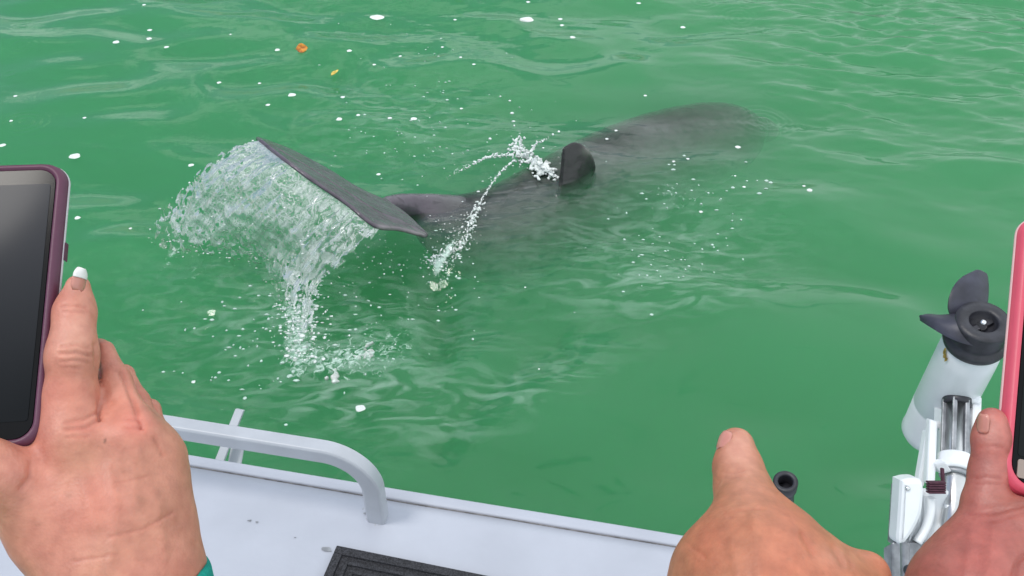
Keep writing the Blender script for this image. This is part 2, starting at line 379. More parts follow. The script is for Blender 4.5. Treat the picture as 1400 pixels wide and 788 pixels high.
def sheet_mat():
    m, t = new_mat('thrown_water'); t.nodes.clear(); N = t.nodes.new; L = t.links.new
    o = N('ShaderNodeOutputMaterial'); uv = N('ShaderNodeUVMap'); uv.uv_map = 'UVMap'
    a = N('ShaderNodeAttribute'); a.attribute_name = 'white'
    mp1 = N('ShaderNodeMapping'); mp1.inputs['Scale'].default_value = (25, 4.5, 1)
    n1 = N('ShaderNodeTexNoise'); n1.inputs['Scale'].default_value = 1; n1.inputs['Detail'].default_value = 4; n1.inputs['Roughness'].default_value = .55; n1.inputs['Distortion'].default_value = 1.0
    tcn = N('ShaderNodeTexCoord')
    wn = N('ShaderNodeTexNoise'); wn.inputs['Scale'].default_value = 15; wn.inputs['Detail'].default_value = 4; L(tcn.outputs['Object'], wn.inputs['Vector'])
    wm = N('ShaderNodeMix'); wm.data_type = 'RGBA'; wm.inputs[0].default_value = .24; L(uv.outputs[0], wm.inputs[6]); L(wn.outputs['Color'], wm.inputs[7])
    L(wm.outputs[2], mp1.inputs[0]); L(mp1.outputs[0], n1.inputs['Vector'])
    wz = N('ShaderNodeTexNoise'); wz.inputs['Scale'].default_value = 22; wz.inputs['Detail'].default_value = 5
    L(tcn.outputs['Object'], wz.inputs['Vector'])
    mx0 = N('ShaderNodeMix'); mx0.data_type = 'RGBA'; mx0.inputs[0].default_value = .16; L(tcn.outputs['Object'], mx0.inputs[6]); L(wz.outputs['Color'], mx0.inputs[7])
    vo = N('ShaderNodeTexVoronoi'); vo.feature = 'DISTANCE_TO_EDGE'; vo.inputs['Scale'].default_value = 19; L(mx0.outputs[2], vo.inputs['Vector'])
    ve = N('ShaderNodeMapRange'); ve.inputs['From Min'].default_value = .0; ve.inputs['From Max'].default_value = .22; ve.inputs['To Min'].default_value = .75; ve.inputs['To Max'].default_value = .30
    L(vo.outputs['Distance'], ve.inputs['Value'])
    c = N('ShaderNodeAttribute'); c.attribute_name = 'cell'
    mxx = N('ShaderNodeMix'); mxx.data_type = 'FLOAT'; L(c.outputs['Fac'], mxx.inputs[0]); L(n1.outputs[0], mxx.inputs[2]); L(ve.outputs[0], mxx.inputs[3])
    def M2(op, x, y):
        q = N('ShaderNodeMath'); q.operation = op
        for k, z in enumerate((x, y)):
            if z is None: continue
            if isinstance(z, (int, float)): q.inputs[k].default_value = z
            else: L(z, q.inputs[k])
        return q.outputs[0]
    mpb = N('ShaderNodeMapping'); mpb.inputs['Scale'].default_value = (13, 3, 1); L(wm.outputs[2], mpb.inputs[0])
    n5 = N('ShaderNodeTexNoise'); n5.inputs['Scale'].default_value = 1; n5.inputs['Detail'].default_value = 4; n5.inputs['Roughness'].default_value = .6; n5.inputs['Distortion'].default_value = 1.0; L(mpb.outputs[0], n5.inputs['Vector'])
    def ridge(x, w):
        q = N('ShaderNodeMapRange'); q.inputs['From Min'].default_value = 0; q.inputs['From Max'].default_value = w; q.inputs['To Min'].default_value = 1; q.inputs['To Max'].default_value = 0
        L(M2('ABSOLUTE', M2('SUBTRACT', x, .5), None), q.inputs['Value']); return q.outputs[0]
    fil = M2('MAXIMUM', ridge(n1.outputs[0], .06), ridge(n5.outputs[0], .04))
    vo2 = N('ShaderNodeTexVoronoi'); vo2.feature = 'DISTANCE_TO_EDGE'; vo2.inputs['Scale'].default_value = 40; L(mx0.outputs[2], vo2.inputs['Vector'])
    cel2 = N('ShaderNodeMapRange'); cel2.inputs['From Min'].default_value = .0; cel2.inputs['From Max'].default_value = .12; cel2.inputs['To Min'].default_value = .8; cel2.inputs['To Max'].default_value = .0; L(vo2.outputs['Distance'], cel2.inputs['Value'])
    cel = N('ShaderNodeMapRange'); cel.inputs['From Min'].default_value = .02; cel.inputs['From Max'].default_value = .16; cel.inputs['To Min'].default_value = .95; cel.inputs['To Max'].default_value = .0; L(vo.outputs['Distance'], cel.inputs['Value'])
    mf = N('ShaderNodeMix'); mf.data_type = 'FLOAT'; L(c.outputs['Fac'], mf.inputs[0]); L(fil, mf.inputs[2]); L(M2('MAXIMUM', M2('MAXIMUM', cel.outputs[0], cel2.outputs[0]), M2('MULTIPLY', fil, .6)), mf.inputs[3])
    bl = N('ShaderNodeMapRange'); bl.inputs['From Min'].default_value = .46; bl.inputs['From Max'].default_value = .57; L(M2('ADD', wz.outputs[0], a.outputs['Fac']), bl.inputs['Value'])
    bl2 = M2('MULTIPLY', bl.outputs[0], M2('ADD', M2('MULTIPLY', n1.outputs[0], 2.2), -.55))
    mr = N('ShaderNodeClamp'); L(M2('MAXIMUM', M2('MAXIMUM', M2('MULTIPLY', mf.outputs[0], 1.0), bl2), .12), mr.inputs[0])
    b = N('ShaderNodeBump'); b.inputs['Strength'].default_value = .35; b.inputs['Distance'].default_value = .006; L(mxx.outputs[0], b.inputs['Height'])
    df = N('ShaderNodeBsdfDiffuse'); df.inputs[0].default_value = (.93, .95, .95, 1); tl = N('ShaderNodeBsdfTranslucent'); tl.inputs[0].default_value = (.80, .85, .84, 1)
    w = N('ShaderNodeMixShader'); w.inputs[0].default_value = .4; L(df.outputs[0], w.inputs[1]); L(tl.outputs[0], w.inputs[2])
    tr = N('ShaderNodeBsdfTransparent'); tr.inputs[0].default_value = (.93, .98, .95, 1)
    g = N('ShaderNodeBsdfGlossy'); g.inputs['Roughness'].default_value = .12
    fr = N('ShaderNodeFresnel'); fr.inputs[0].default_value = 1.33
    for q in (df, g, fr): L(b.outputs[0], q.inputs['Normal'])
    m1 = N('ShaderNodeMixShader'); L(mr.outputs[0], m1.inputs[0]); L(tr.outputs[0], m1.inputs[1]); L(w.outputs[0], m1.inputs[2])
    m2 = N('ShaderNodeMixShader'); L(M2('MULTIPLY', fr.outputs[0], .55), m2.inputs[0]); L(m1.outputs[0], m2.inputs[1]); L(g.outputs[0], m2.inputs[2])
    L(m2.outputs[0], o.inputs['Surface'])
    return m
M['sheet'] = sheet_mat()

# ------------------------------------------------------------------ water
_wr = np.random.default_rng(21)
_long = [(2 * math.pi / l, R(a), s, ph) for l, a, s, ph in zip(np.geomspace(.32, 1.5, 12), _wr.normal(82, 20, 12), _wr.uniform(.035, .075, 12), _wr.uniform(0, 6.28, 12))]
_short = [(2 * math.pi / l, R(a), s, ph) for l, a, s, ph in zip(np.geomspace(.05, .28, 26), _wr.normal(86, 24, 26), _wr.uniform(.016, .042, 26), _wr.uniform(0, 6.28, 26))]
BODY_PX = [(560, 300), (620, 312), (700, 292), (790, 255), (900, 200), (1010, 168)]
def g2(px, py, x, y, sx, sy, rot=0):
    c, s = math.cos(R(rot)), math.sin(R(rot)); a = (px - x) * c + (py - y) * s; b = -(px - x) * s + (py - y) * c
    return np.exp(-(a / sx) ** 2 - (b / sy) ** 2)
RINGS = [(962, 3, .10, .0030), (1010, 22, .14, .0035), (1022, 8, .07, .0025), (1058, 126, .07, .003), (1046, 163, .16, .004), (1034, 168, .07, .004),
         (30, 65, .09, .0025), (12, 98, .05, .002), (35, 170, .12, .003), (30, 35, .07, .002), (1010, 190, .06, .003)]
def water_h(x, y):
    p = np.stack((x, y, np.zeros_like(x)), -1); px, py = proj(p)
    wx = x + .10 * noise3(x * 1.3, y * 1.3, 3.1); wy = y + .10 * noise3(x * 1.3, y * 1.3, 7.7)
    h = 0
    for k, a, s, ph in _long: h = h + s / k * np.sin(k * (wx * math.cos(a) + wy * math.sin(a)) + ph)
    amp = .22 + .75 * sstep(-.15, .35, noise3(x * .9, y * 1.4, 1.5)) + 3.2 * sstep(850, 1250, px) * sstep(330, 20, py)
    calm = 1 - .8 * g2(px, py, 190, 110, 300, 120); calm = calm * (1 - .5 * g2(px, py, 1000, 560, 300, 130))
    sh = 0
    for k, a, s, ph in _short: sh = sh + s / k * np.sin(k * (wx * math.cos(a) + wy * math.sin(a)) + ph)
    far = sstep(9, 5, np.hypot(x, y - 2))
    h = h + sh * amp * far * .8 * calm
    chop = (1.0 * g2(px, py, 400, 430, 220, 95) + .8 * g2(px, py, 600, 370, 80, 60) + .55 * g2(px, py, 540, 170, 130, 60)
            + .55 * g2(px, py, 840, 310, 190, 75, 0) + .5 * g2(px, py, 690, 480, 170, 60, -35) + .5 * g2(px, py, 640, 225, 90, 25)
            + .3 * g2(px, py, 640, 40, 230, 45))
    cn_ = noise3(x * 11, y * 16, .3) * .013 + noise3(x * 25, y * 33, 4.3) * .0036
    st = (noise3(x * 9 + y * 6, y * 34 - x * 7, 9.2) * .009 + noise3(x * 16 + y * 9, y * 66 - x * 12, 2.2) * .0045) * g2(px, py, 860, 315, 190, 85)
    h = h + cn_ * chop + st
    for rx, ry, rad, am in RINGS:
        c = W(rx, ry); d = np.hypot(x - c[0], y - c[1])
        h = h + am * np.cos(d * 2 * math.pi / .035) * np.exp(-((d - rad * .55) / (rad * .5)) ** 2)
    # trough behind the dolphin and a smooth hump over its back
    hump = np.exp(-(seg_dist(px, py, BODY_PX) / 60) ** 2)
    h = h * (1 - .25 * hump) + .010 * hump
    for pts, wd, am in (([(600, 600), (640, 560), (690, 510), (760, 470)], 26, -.03), ([(300, 120), (400, 150), (480, 100)], 22, -.018),
                        ([(610, 60), (700, 40), (790, 60), (870, 95)], 16, .018), ([(590, 400), (612, 430), (600, 480)], 26, -.035)):
        h = h + am * np.exp(-(seg_dist(px, py, pts) / wd) ** 2)
    return h, chop, px, py
def axis(lo, hi, step, out_lo, out_hi, g=1.25):
    c = list(np.arange(lo, hi + step / 2, step)); s = step
    a = [c[0]]
    while a[-1] > out_lo: s *= g; a.append(a[-1] - s)
    b = [c[-1]]; s = step
    while b[-1] < out_hi: s *= g; b.append(b[-1] + s)
    return np.array(a[1:][::-1] + c + b[1:])
def build_water():
    xs = axis(-3.6, 3.6, .0115, -160, 160); ys = axis(.7, 5.9, .0115, -80, 260)
    X, Y = np.meshgrid(xs, ys, indexing='ij'); h, chop, px, py = water_h(X, Y)
    nx, ny = X.shape
    v = np.stack((X, Y, h), -1).reshape(-1, 3)
    i = np.arange(nx * ny).reshape(nx, ny)
    f = np.stack((i[:-1, :-1], i[1:, :-1], i[1:, 1:], i[:-1, 1:]), -1).reshape(-1, 4)
    # side walls and bed so the body of water is closed
    rim = np.concatenate((i[:, 0], i[-1, 1:], i[-2::-1, -1], i[0, -2:0:-1]))
    low = v[rim].copy(); low[:, 2] = -3.0; n0 = len(v); lid = n0 + np.arange(len(rim))
    side = np.stack((rim, lid, np.roll(lid, -1), np.roll(rim, -1)), 1)
    nfar = nx * 2
    v = np.vstack((v, low)); f = np.vstack((f, side))
    me = make_mesh('water', v, f)
    bm = bmesh.new(); bm.from_mesh(me); bm.verts.ensure_lookup_table()
    bm.faces.new([bm.verts[int(q)] for q in lid[::-1]]); bm.to_mesh(me); bm.free()
    pad = len(v) - nx * ny; z = np.zeros(pad); px = px.ravel(); py = py.ravel()
    foam = (.52 * g2(px, py, 405, 430, 26, 60) + .36 * g2(px, py, 600, 365, 38, 30, 30) + .36 * g2(px, py, 430, 500, 90, 35)
            + .42 * g2(px, py, 530, 470, 110, 80) + .40 * g2(px, py, 270, 380, 60, 60) + .15 * g2(px, py, 240, 345, 40, 10))
    foam += .55 * np.exp(-(seg_dist(px, py, [(690, 225), (668, 255), (645, 300), (625, 335), (598, 362)]) / 7) ** 2) * .75
    foam += .45 * np.exp(-(seg_dist(px, py, [(612, 240), (650, 222), (690, 212)]) / 6) ** 2)
    foam += .22 * np.exp(-(seg_dist(px, py, [(236, 352), (215, 385), (198, 420)]) / 8) ** 2)
    foam += .40 * g2(px, py, 910, 270, 120, 40) + .36 * g2(px, py, 960, 335, 60, 40)
    wisp = (1.0 * g2(px, py, 520, 540, 130, 45) + .7 * g2(px, py, 700, 540, 150, 30, -25) + .8 * g2(px, py, 900, 340, 150, 70)
            + .6 * g2(px, py, 560, 170, 130, 60) + .9 * g2(px, py, 430, 440, 200, 90) + .7 * g2(px, py, 900, 400, 120, 25))
    float_attr(me, 'foam', np.concatenate((foam, z))); float_attr(me, 'wisp', np.concatenate((wisp, z)))
    float_attr(me, 'chop', np.concatenate((np.clip(chop.ravel() + .3 * (sstep(900, 1200, px) * sstep(300, 60, py)).ravel() + .25 * sstep(-.1, .5, noise3(v[:nx * ny, 0] * .8, v[:nx * ny, 1] * 1.3, 5.5)), 0, 1.2), z)))
    o = link('water', me, M['water']); tag(o, kind='structure')
build_water()
def wz(x, y): return float(water_h(np.array([float(x)]), np.array([float(y)]))[0][0])
bed = obj('seabed', [(-200, -100, -3.2), (200, -100, -3.2), (200, 300, -3.2), (-200, 300, -3.2)], [(0, 1, 2, 3)], pbr('silt', (.12, .12, .08), .9, var=.2, scale=2)); tag(bed, kind='structure')

# ------------------------------------------------------------------ dolphin
def zdepth(px, py, z): return W(px, py, z)
FL_L = [(352, 190, .36), (394, 206, .33), (446, 234, .27), (490, 262, .20), (528, 279, .13), (556, 297, .12), (583, 322, .10)]
FL_T = [(356, 193, .40), (390, 220, .42), (433, 251, .38), (474, 279, .32), (512, 309, .27), (545, 314, .20), (580, 323, .13)]
def build_dolphin():
    n = 120; Lp = spline([W(*q) for q in FL_L], n); Tp = spline([W(*q) for q in FL_T], n)
    caps = []
    for i in range(n):
        s = i / (n - 1); th = .012 * (math.sin(math.pi * min(max(s * .94 + .03, 0), 1)) ** .55)
        caps.append((Lp[i], Lp[i] * .45 + Tp[i] * .55, max(th, .0072), max(th * .8, .0064), .010))
        caps.append((Lp[i] * .45 + Tp[i] * .55, Tp[i], max(th * .8, .0065), .0062, .008))
    # peduncle, trunk, head: (px, py, top of back below water (+ above), radius)
    body = [(524, 282, .140, .028), (548, 281, .095, .040), (580, 288, .042, .062), (615, 301, .004, .095), (655, 309, -.014, .135), (700, 304, -.022, .168),
            (745, 285, -.022, .185), (790, 262, -.024, .198), (840, 238, -.034, .205), (890, 216, -.044, .200), (935, 198, -.055, .180), (975, 186, -.07, .155),
            (1005, 180, -.10, .115), (1030, 178, -.19, .055), (1052, 180, -.27, .032)]
    pts = np.array([list(W(px, py, top - r * 1.12)) + [r * 1.12] for px, py, top, r in body])
    sp = spline(pts, 40)
    off = np.array((-.03, -.16, -.022))
    for i, (a, b) in enumerate(zip(sp[:-1], sp[1:])):
        caps.append((a[:3], b[:3], a[3], b[3], .02)); w = math.sin(math.pi * min(max((i - 6) / 30, 0), 1)) ** .5
        if w > 0: caps.append((a[:3] + off * w * .5, b[:3] + off * w * .5, a[3], b[3], .04)); caps.append((a[:3] + off * w, b[:3] + off * w, a[3] * (1 - .06 * w), b[3] * (1 - .06 * w), .04))
    # dorsal fin: thin, hooked back, base in the back
    base = [W(808, 238, -.04), W(802, 246, -.04), W(795, 252, -.04), W(783, 260, -.04), W(766, 267, -.04)]
    tip = [W(812, 232, .015), W(808, 215, .075), W(799, 203, .130), W(785, 197, .160), W(771, 204, .152)]
    bs, ts = spline(base, 16), spline(tip, 16)
    for i in range(16):
        th = .012 + .012 * math.sin(math.pi * i / 15) if i < 15 else .012
        caps.append((bs[i], ts[i], th * 1.2, .0085, .012))
    # pectoral flippers, hanging down under the trunk
    for sgn in (-1, 1):
        a = np.array(W(905, 225, -.30)); caps.append((a + np.array((0, .13 * sgn, 0)), a + np.array((-.12, .30 * sgn, -.14)), .045, .014, .03))
    v, f = sdf_mesh(caps, .0055, .02)
    v = relax(v, f, 2)
    nrm = vnormals(v, f)
    v += nrm * (noise3(v[:, 0] * 9, v[:, 1] * 9, v[:, 2] * 9) * .002 + noise3(v[:, 0] * 30, v[:, 1] * 30, v[:, 2] * 30) * .0009)[:, None]
    px, py = proj(v)
    base_c = np.array((.080, .082, .080)); col = np.repeat(base_c[None], len(v), 0)
    fl = sstep(640, 560, px)[:, None]; col = col * (1 - fl) + np.array((.098, .078, .100)) * fl
    belly = sstep(-.22, -.34, v[:, 2])[:, None]; col = col * (1 - belly) + np.array((.34, .32, .32)) * belly
    fin = (sstep(.0, .03, v[:, 2]) * sstep(745, 765, px) * sstep(860, 840, px))[:, None]  # fin darkened in colour, taking in its wetness and shade
    pale_patch = (fin[:, 0] * g2(px, py, 806, 206, 9, 8))[:, None]  # paler patch near the fin's upper corner
    col = col * (1 - fin) + np.array((.026, .026, .026)) * fin; col = col * (1 - .8 * pale_patch) + np.array((.26, .25, .23)) * .8 * pale_patch
    edge = np.exp(-(seg_dist(px, py, [(520, 312), (545, 316), (578, 322)]) / 5) ** 2)[:, None]
    col = col * (1 - .5 * edge) + np.array((.33, .30, .30)) * .5 * edge
    scr = sstep(.42, .6, np.abs(noise3(v[:, 0] * 14, v[:, 1] * 45, v[:, 2] * 20)))[:, None]
    col = col * (1 - .35 * scr)
    me = make_mesh('dolphin', v, f); color_attr(me, 'skin', col)
    o = link('dolphin', me, M['dolphin']); tag(o, 'grey dolphin swimming just under the green water with raised tail flukes', 'dolphin')
build_dolphin()

# ------------------------------------------------------------------ thrown water behind the flukes
def drops(pts, rads):
    base_v = np.array([(1, 0, 0), (-1, 0, 0), (0, 1, 0), (0, -1, 0), (0, 0, 1), (0, 0, -1)], float)
    base_f = np.array([(0, 2, 4), (2, 1, 4), (1, 3, 4), (3, 0, 4), (2, 0, 5), (1, 2, 5), (3, 1, 5), (0, 3, 5)])
    # one subdivision
    vs = list(base_v); cache = {}; fs = []
    def mid(a, b):
        k = (min(a, b), max(a, b))
        if k not in cache: m_ = vs[a] + vs[b]; cache[k] = len(vs); vs.append(m_ / np.linalg.norm(m_))
        return cache[k]
    for a, b, c in base_f:
        ab, bc, ca = mid(a, b), mid(b, c), mid(c, a); fs += [(a, ab, ca), (ab, b, bc), (ca, bc, c), (ab, bc, ca)]
    vs = np.array(vs); fs = np.array(fs); n = len(pts)
    st = rng.uniform(.6, 1.9, (n, 1, 3)) * np.array((1.25, 1, .6))
    V = (vs[None] * np.array(rads)[:, None, None] * st + np.array(pts)[:, None, :]).reshape(-1, 3)
    Fc = (fs[None] + (np.arange(n) * len(vs))[:, None, None]).reshape(-1, 3)
    return V, Fc
def build_sheet():
    FT = spline([W(*q) for q in FL_T], 60)[:44]
    rows = [  # control curves for u: px, py, z from the fluke's trailing edge down to the water
        [(356, 192, .40), (320, 200, .40), (285, 222, .34), (250, 258, .22), (216, 298, .08), (211, 334, -.01)],
        [(370, 203, .41), (330, 222, .39), (292, 252, .31), (262, 290, .18), (238, 322, .06), (236, 346, -.01)],
        [(391, 219, .42), (352, 240, .38), (318, 268, .29), (288, 305, .16), (274, 335, .05), (274, 348, -.01)],
        [(415, 237, .40), (385, 262, .36), (356, 288, .28), (330, 318, .16), (322, 340, .05), (325, 356, -.01)],
        [(445, 258, .36), (418, 288, .31), (394, 315, .24), (374, 338, .13), (362, 356, .04), (362, 366, -.01)],
        [(474, 278, .32), (448, 306, .28), (424, 332, .22), (404, 362, .13), (392, 400, .04), (390, 440, -.01)],
        [(498, 297, .29), (470, 322, .26), (446, 348, .20), (424, 384, .11), (408, 430, .03), (402, 482, -.01)],
        [(520, 311, .26), (498, 338, .23), (462, 366, .17), (438, 392, .10), (428, 440, .03), (428, 478, -.01)]]
    nu, nv = 420, 300
    ctl = np.array([spline([W(*q) for q in r], nv) for r in rows])       # 8 x nv x 3
    G = np.array([spline(ctl[:, j], nu) for j in range(nv)]).transpose(1, 0, 2)   # nu x nv x 3
    u, vv = np.meshgrid(np.linspace(0, 1, nu), np.linspace(0, 1, nv), indexing='ij')
    nr = np.cross(np.gradient(G, axis=0), np.gradient(G, axis=1)); nr /= np.linalg.norm(nr, axis=2)[..., None] + 1e-9
    d = noise3(u * 22, vv * 3.5, 2.2) * .010 + noise3(G[..., 0] * 22, G[..., 1] * 22, G[..., 2] * 22) * .011 * (.3 + vv) + noise3(u * 70, vv * 9, 8.2) * .003
    G = G + nr * (d * sstep(0, .12, vv))[..., None]
    # ragged rim and holes
    rag = noise3(G[..., 0] * 34, G[..., 1] * 34, G[..., 2] * 34) + .6 * noise3(G[..., 0] * 85, G[..., 1] * 85, G[..., 2] * 85)
    edge = np.minimum(np.minimum(u, 1 - u) * 8, (1 - vv) * 4)
    keep = (edge + rag * (.45 + .65 * sstep(.3, .6, np.maximum(u, vv))) > .16) & ((rag + .75 - .95 * sstep(.45, .95, vv)) > -.02)
    keep |= (vv < .10)
    i = np.arange(nu * nv).reshape(nu, nv)
    q = np.stack((i[:-1, :-1], i[1:, :-1], i[1:, 1:], i[:-1, 1:]), -1).reshape(-1, 4)
    kq = (keep[:-1, :-1] & keep[1:, 1:]).ravel(); q = q[kq]
    used = np.unique(q); rm = -np.ones(nu * nv, int); rm[used] = np.arange(len(used)); q = rm[q]
    v = G.reshape(-1, 3)[used]
    me = make_mesh('splash_sheet', v, q)
    uvl = me.uv_layers.new(name='UVMap'); U = np.stack((u.ravel()[used], vv.ravel()[used]), 1)
    uvl.data.foreach_set('uv', U[q.ravel()].ravel())
    uu, v2 = u.ravel()[used], vv.ravel()[used]
    white = -.01 + .17 * sstep(.25, .9, v2) + .10 * sstep(.45, .8, uu) * sstep(.2, .6, v2) - .05 * sstep(.4, 0, uu)
    white = white + .16 * sstep(.35, .05, edge.ravel()[used])
    float_attr(me, 'white', white); float_attr(me, 'cell', sstep(.72, .25, uu + .5 * noise3(uu * 5, v2 * 5, 1) + .15 * v2))
    o = link('splash', me, M['sheet'])
    tag(o, 'curtain of white water streaming off the raised tail flukes', 'splash', kind='stuff')
    # drops thrown off its lower rim
    pts = []; rad = []
    for _ in range(280):
        a = rng.random(); e = rng.random() ** .35
        p = G[int(a * (nu - 1)), int(e * (nv - 1))] + rng.normal(0, .016, 3) * (1 + 1.5 * (rng.random() < .2)); p[2] = max(p[2], .003)
        pts.append(p); rad.append(rng.uniform(.001, .0036))
    for _ in range(130):
        px, py = rng.normal(500, 50), rng.normal(345, 40); pts.append(W(px, py, rng.uniform(0, .12))); rad.append(rng.uniform(.001, .0028))
    for _ in range(170):
        t = rng.random(); px = 400 + 30 * t + rng.normal(0, 16); py = 400 + 95 * rng.random(); pts.append(W(px, py, abs(rng.normal(0, .03)))); rad.append(rng.uniform(.0015, .005))
    V, Fc = drops(pts, rad); o = obj('splash_drops', V, Fc, M['foam'])
    tag(o, 'loose water drops around the curtain of thrown water', 'water drops', kind='stuff')
build_sheet()

def chain(pts, n, r0, r1, k=.004, jit=.004):
    sp = spline(pts, n * 2); out = []
    for i in range(n * 2):
        t = i / (n * 2 - 1); r = r0 + (r1 - r0) * t; j = max(jit, r * .55)
        for _ in range(2):
            a = sp[i] + rng.normal(0, j, 3) * np.array((1, 1, .6)); b = a + rng.normal(0, r * .6, 3); out.append((a, b, r * rng.uniform(.2, .62), r * rng.uniform(.2, .5), k))
    return out
def build_center_splash():
    caps = []
    for _ in range(200):
        t = rng.random(); px, py = 700 + 52 * t, 200 + 38 * t + rng.normal(0, 6); px += rng.normal(0, 7)
        a = W(px, py, .06 * (1 - t) * rng.random() + .005); b = a + rng.normal(0, .0045, 3) * np.array((1, 1, .6)); caps.append((a, b, rng.uniform(.003, .0075), rng.uniform(.002, .006), .009))
    z = lambda px, py, h: W(px, py, h)
    caps += chain([z(712, 205, .08), z(711, 190, .12), z(709, 180, .15)], 10, .008, .002)
    caps += chain([z(722, 212, .07), z(735, 196, .11), z(752, 188, .13)], 12, .009, .003)
    caps += chain([z(735, 222, .05), z(752, 238, .02), z(765, 244, .01)], 14, .013, .006, jit=.004)
    caps += chain([z(703, 212, .05), z(672, 214, .03), z(645, 225, .012), z(612, 244, .004)], 34, .007, .0035, jit=.005)
    caps += chain([z(702, 220, .04), z(684, 236, .02), z(668, 258, .02), z(655, 280, .025)], 30, .0055, .004, jit=.003)
    caps += chain([z(655, 280, .025), z(645, 305, .03), z(632, 333, .02), z(612, 345, .01), z(590, 358, .008)], 50, .0075, .006, jit=.011)
    caps += chain([z(636, 330, .02), z(620, 352, .008), z(596, 380, .004)], 24, .006, .004, jit=.014)
    v, f = sdf_mesh(caps, .0024, .005)
    v = v + vnormals(v, f) * (noise3(v[:, 0] * 110, v[:, 1] * 110, v[:, 2] * 110) * .0022)[:, None]
    o = obj('splash_crown', v, f, M['foam']); tag(o, 'white star shaped splash and foam trail beside the dolphin fin', 'splash', kind='stuff')
    pts = []; rad = []
    for px, py in [(703, 172), (700, 155), (697, 138), (684, 132), (702, 166), (756, 184), (764, 180), (744, 192), (670, 190), (654, 262), (660, 248)]:
        pts.append(W(px, py, .12)); rad.append(rng.uniform(.003, .006))
    for _ in range(40):
        pts.append(W(rng.normal(715, 38), rng.normal(212, 16), abs(rng.normal(0, .05)))); rad.append(rng.uniform(.001, .0032))
    for _ in range(140):
        t = rng.random(); pts.append(W(655 - 65 * t + rng.normal(0, 12), 285 + 80 * t + rng.normal(0, 9), abs(rng.normal(0, .02)))); rad.append(rng.uniform(.001, .003))
    V, Fc = drops(pts, rad); o = obj('spray_drops', V, Fc, M['foam']); tag(o, 'spray drops flying around the star shaped splash', 'water drops', kind='stuff')
build_center_splash()

# ------------------------------------------------------------------ foam flecks, floating leaves
def fleck_mesh(seed):
    r = np.random.default_rng(seed); n = 14; v = [(0, 0, .22)]; f = []
    rr = 1 + r.uniform(-.25, .25, n)
    rr = (rr + np.roll(rr, 1)) / 2
    for ring, (s, z) in enumerate(((.55, .18), (.88, .08), (1, -.12))):
        for k in range(n):
            a = 2 * math.pi * k / n; v.append((rr[k] * s * math.cos(a), rr[k] * s * math.sin(a), z + r.uniform(-.02, .02)))
    for k in range(n): f.append((0, 1 + k, 1 + (k + 1) % n))
    for q in range(2):
        for k in range(n): f.append((1 + q * n + k, 1 + (q + 1) * n + k, 1 + (q + 1) * n + (k + 1) % n, 1 + q * n + (k + 1) % n))
    me = make_mesh('foam_fleck', v, f); me.materials.append(M['foam']); return me
FM = [fleck_mesh(s) for s in range(6)]
flecks = [(198, 10, 3), (204, 39, 4), (203, 51, 5), (159, 59, 6), (227, 63, 4), (298, 109, 4), (21, 131, 3), (116, 163, 3), (17, 170, 3), (101, 211, 9), (3, 198, 5), (261, 227, 5),
          (316, 50, 2), (515, 22, 11), (379, 68, 5), (478, 73, 5), (512, 92, 3), (399, 132, 7), (354, 109, 3), (366, 143, 4), (464, 166, 6), (490, 160, 4), (533, 163, 4), (565, 161, 6),
          (469, 134, 4), (622, 27, 3), (605, 67, 3), (630, 86, 3), (648, 96, 3), (547, 78, 3), (631, 148, 3), (517, 235, 4), (722, 4, 4), (720, 26, 12), (766, 23, 4), (768, 32, 4),
          (783, 57, 5), (873, 6, 4), (896, 2, 6), (934, 34, 5), (882, 132, 3), (842, 178, 3), (830, 189, 3), (1009, 200, 5), (718, 394, 2), (737, 503, 2), (1105, 267, 5), (1098, 258, 3),
          (108, 302, 5), (82, 312, 3), (492, 556, 9), (180, 318, 3), (1004, 246, 2), (920, 226, 3), (940, 222, 3), (1016, 262, 3), (958, 292, 4), (262, 515, 4), (345, 190, 2)]
for i, (px, py, s) in enumerate(flecks):
    p = W(px, py); k = np.linalg.norm(p - C0) / F_ * s * .72
    o = link('foam_fleck', FM[i % 6]); o.location = (p[0], p[1], wz(p[0], p[1]) + .001)
    asp = 1.0 if s < 9 else 1.15
    o.scale = (k * asp, k * .95, min(k * .5, .012)); o.rotation_euler = (0, 0, rng.uniform(-.4, .4))
    big = {(101, 211): 'long white foam fleck just above the purple phone', (515, 22): 'largest white foam fleck at the top, right of the orange leaf', (720, 26): 'wide flat foam fleck at the top centre of the water',
           (492, 556): 'foam fleck closest to the boat rail, out on the water', (399, 132): 'oval foam fleck below the orange leaf', (379, 68): 'foam fleck just left of the orange leaf', (934, 34): 'lone round foam fleck at the top, above the dolphin head',
           (1009, 200): 'foam fleck lying just beyond the dolphin head, at its near side', (830, 189): 'foam fleck over the dolphin back, nearer the fin', (842, 178): 'foam fleck over the dolphin back, farther from the fin', (1105, 267): 'round foam fleck right of the dolphin, larger of a close pair',
           (1098, 258): 'tiny foam fleck right of the dolphin, smaller of a close pair', (261, 227): 'foam fleck touching the upper left rim of the water curtain', (783, 57): 'foam fleck on the pale wave above the dolphin fin', (159, 59): 'foam fleck at upper left, largest of a loose group of five'}
    tag(o, big.get((px, py), 'small white foam fleck floating on the green water'), 'foam fleck', 'foam flecks scattered on the water')
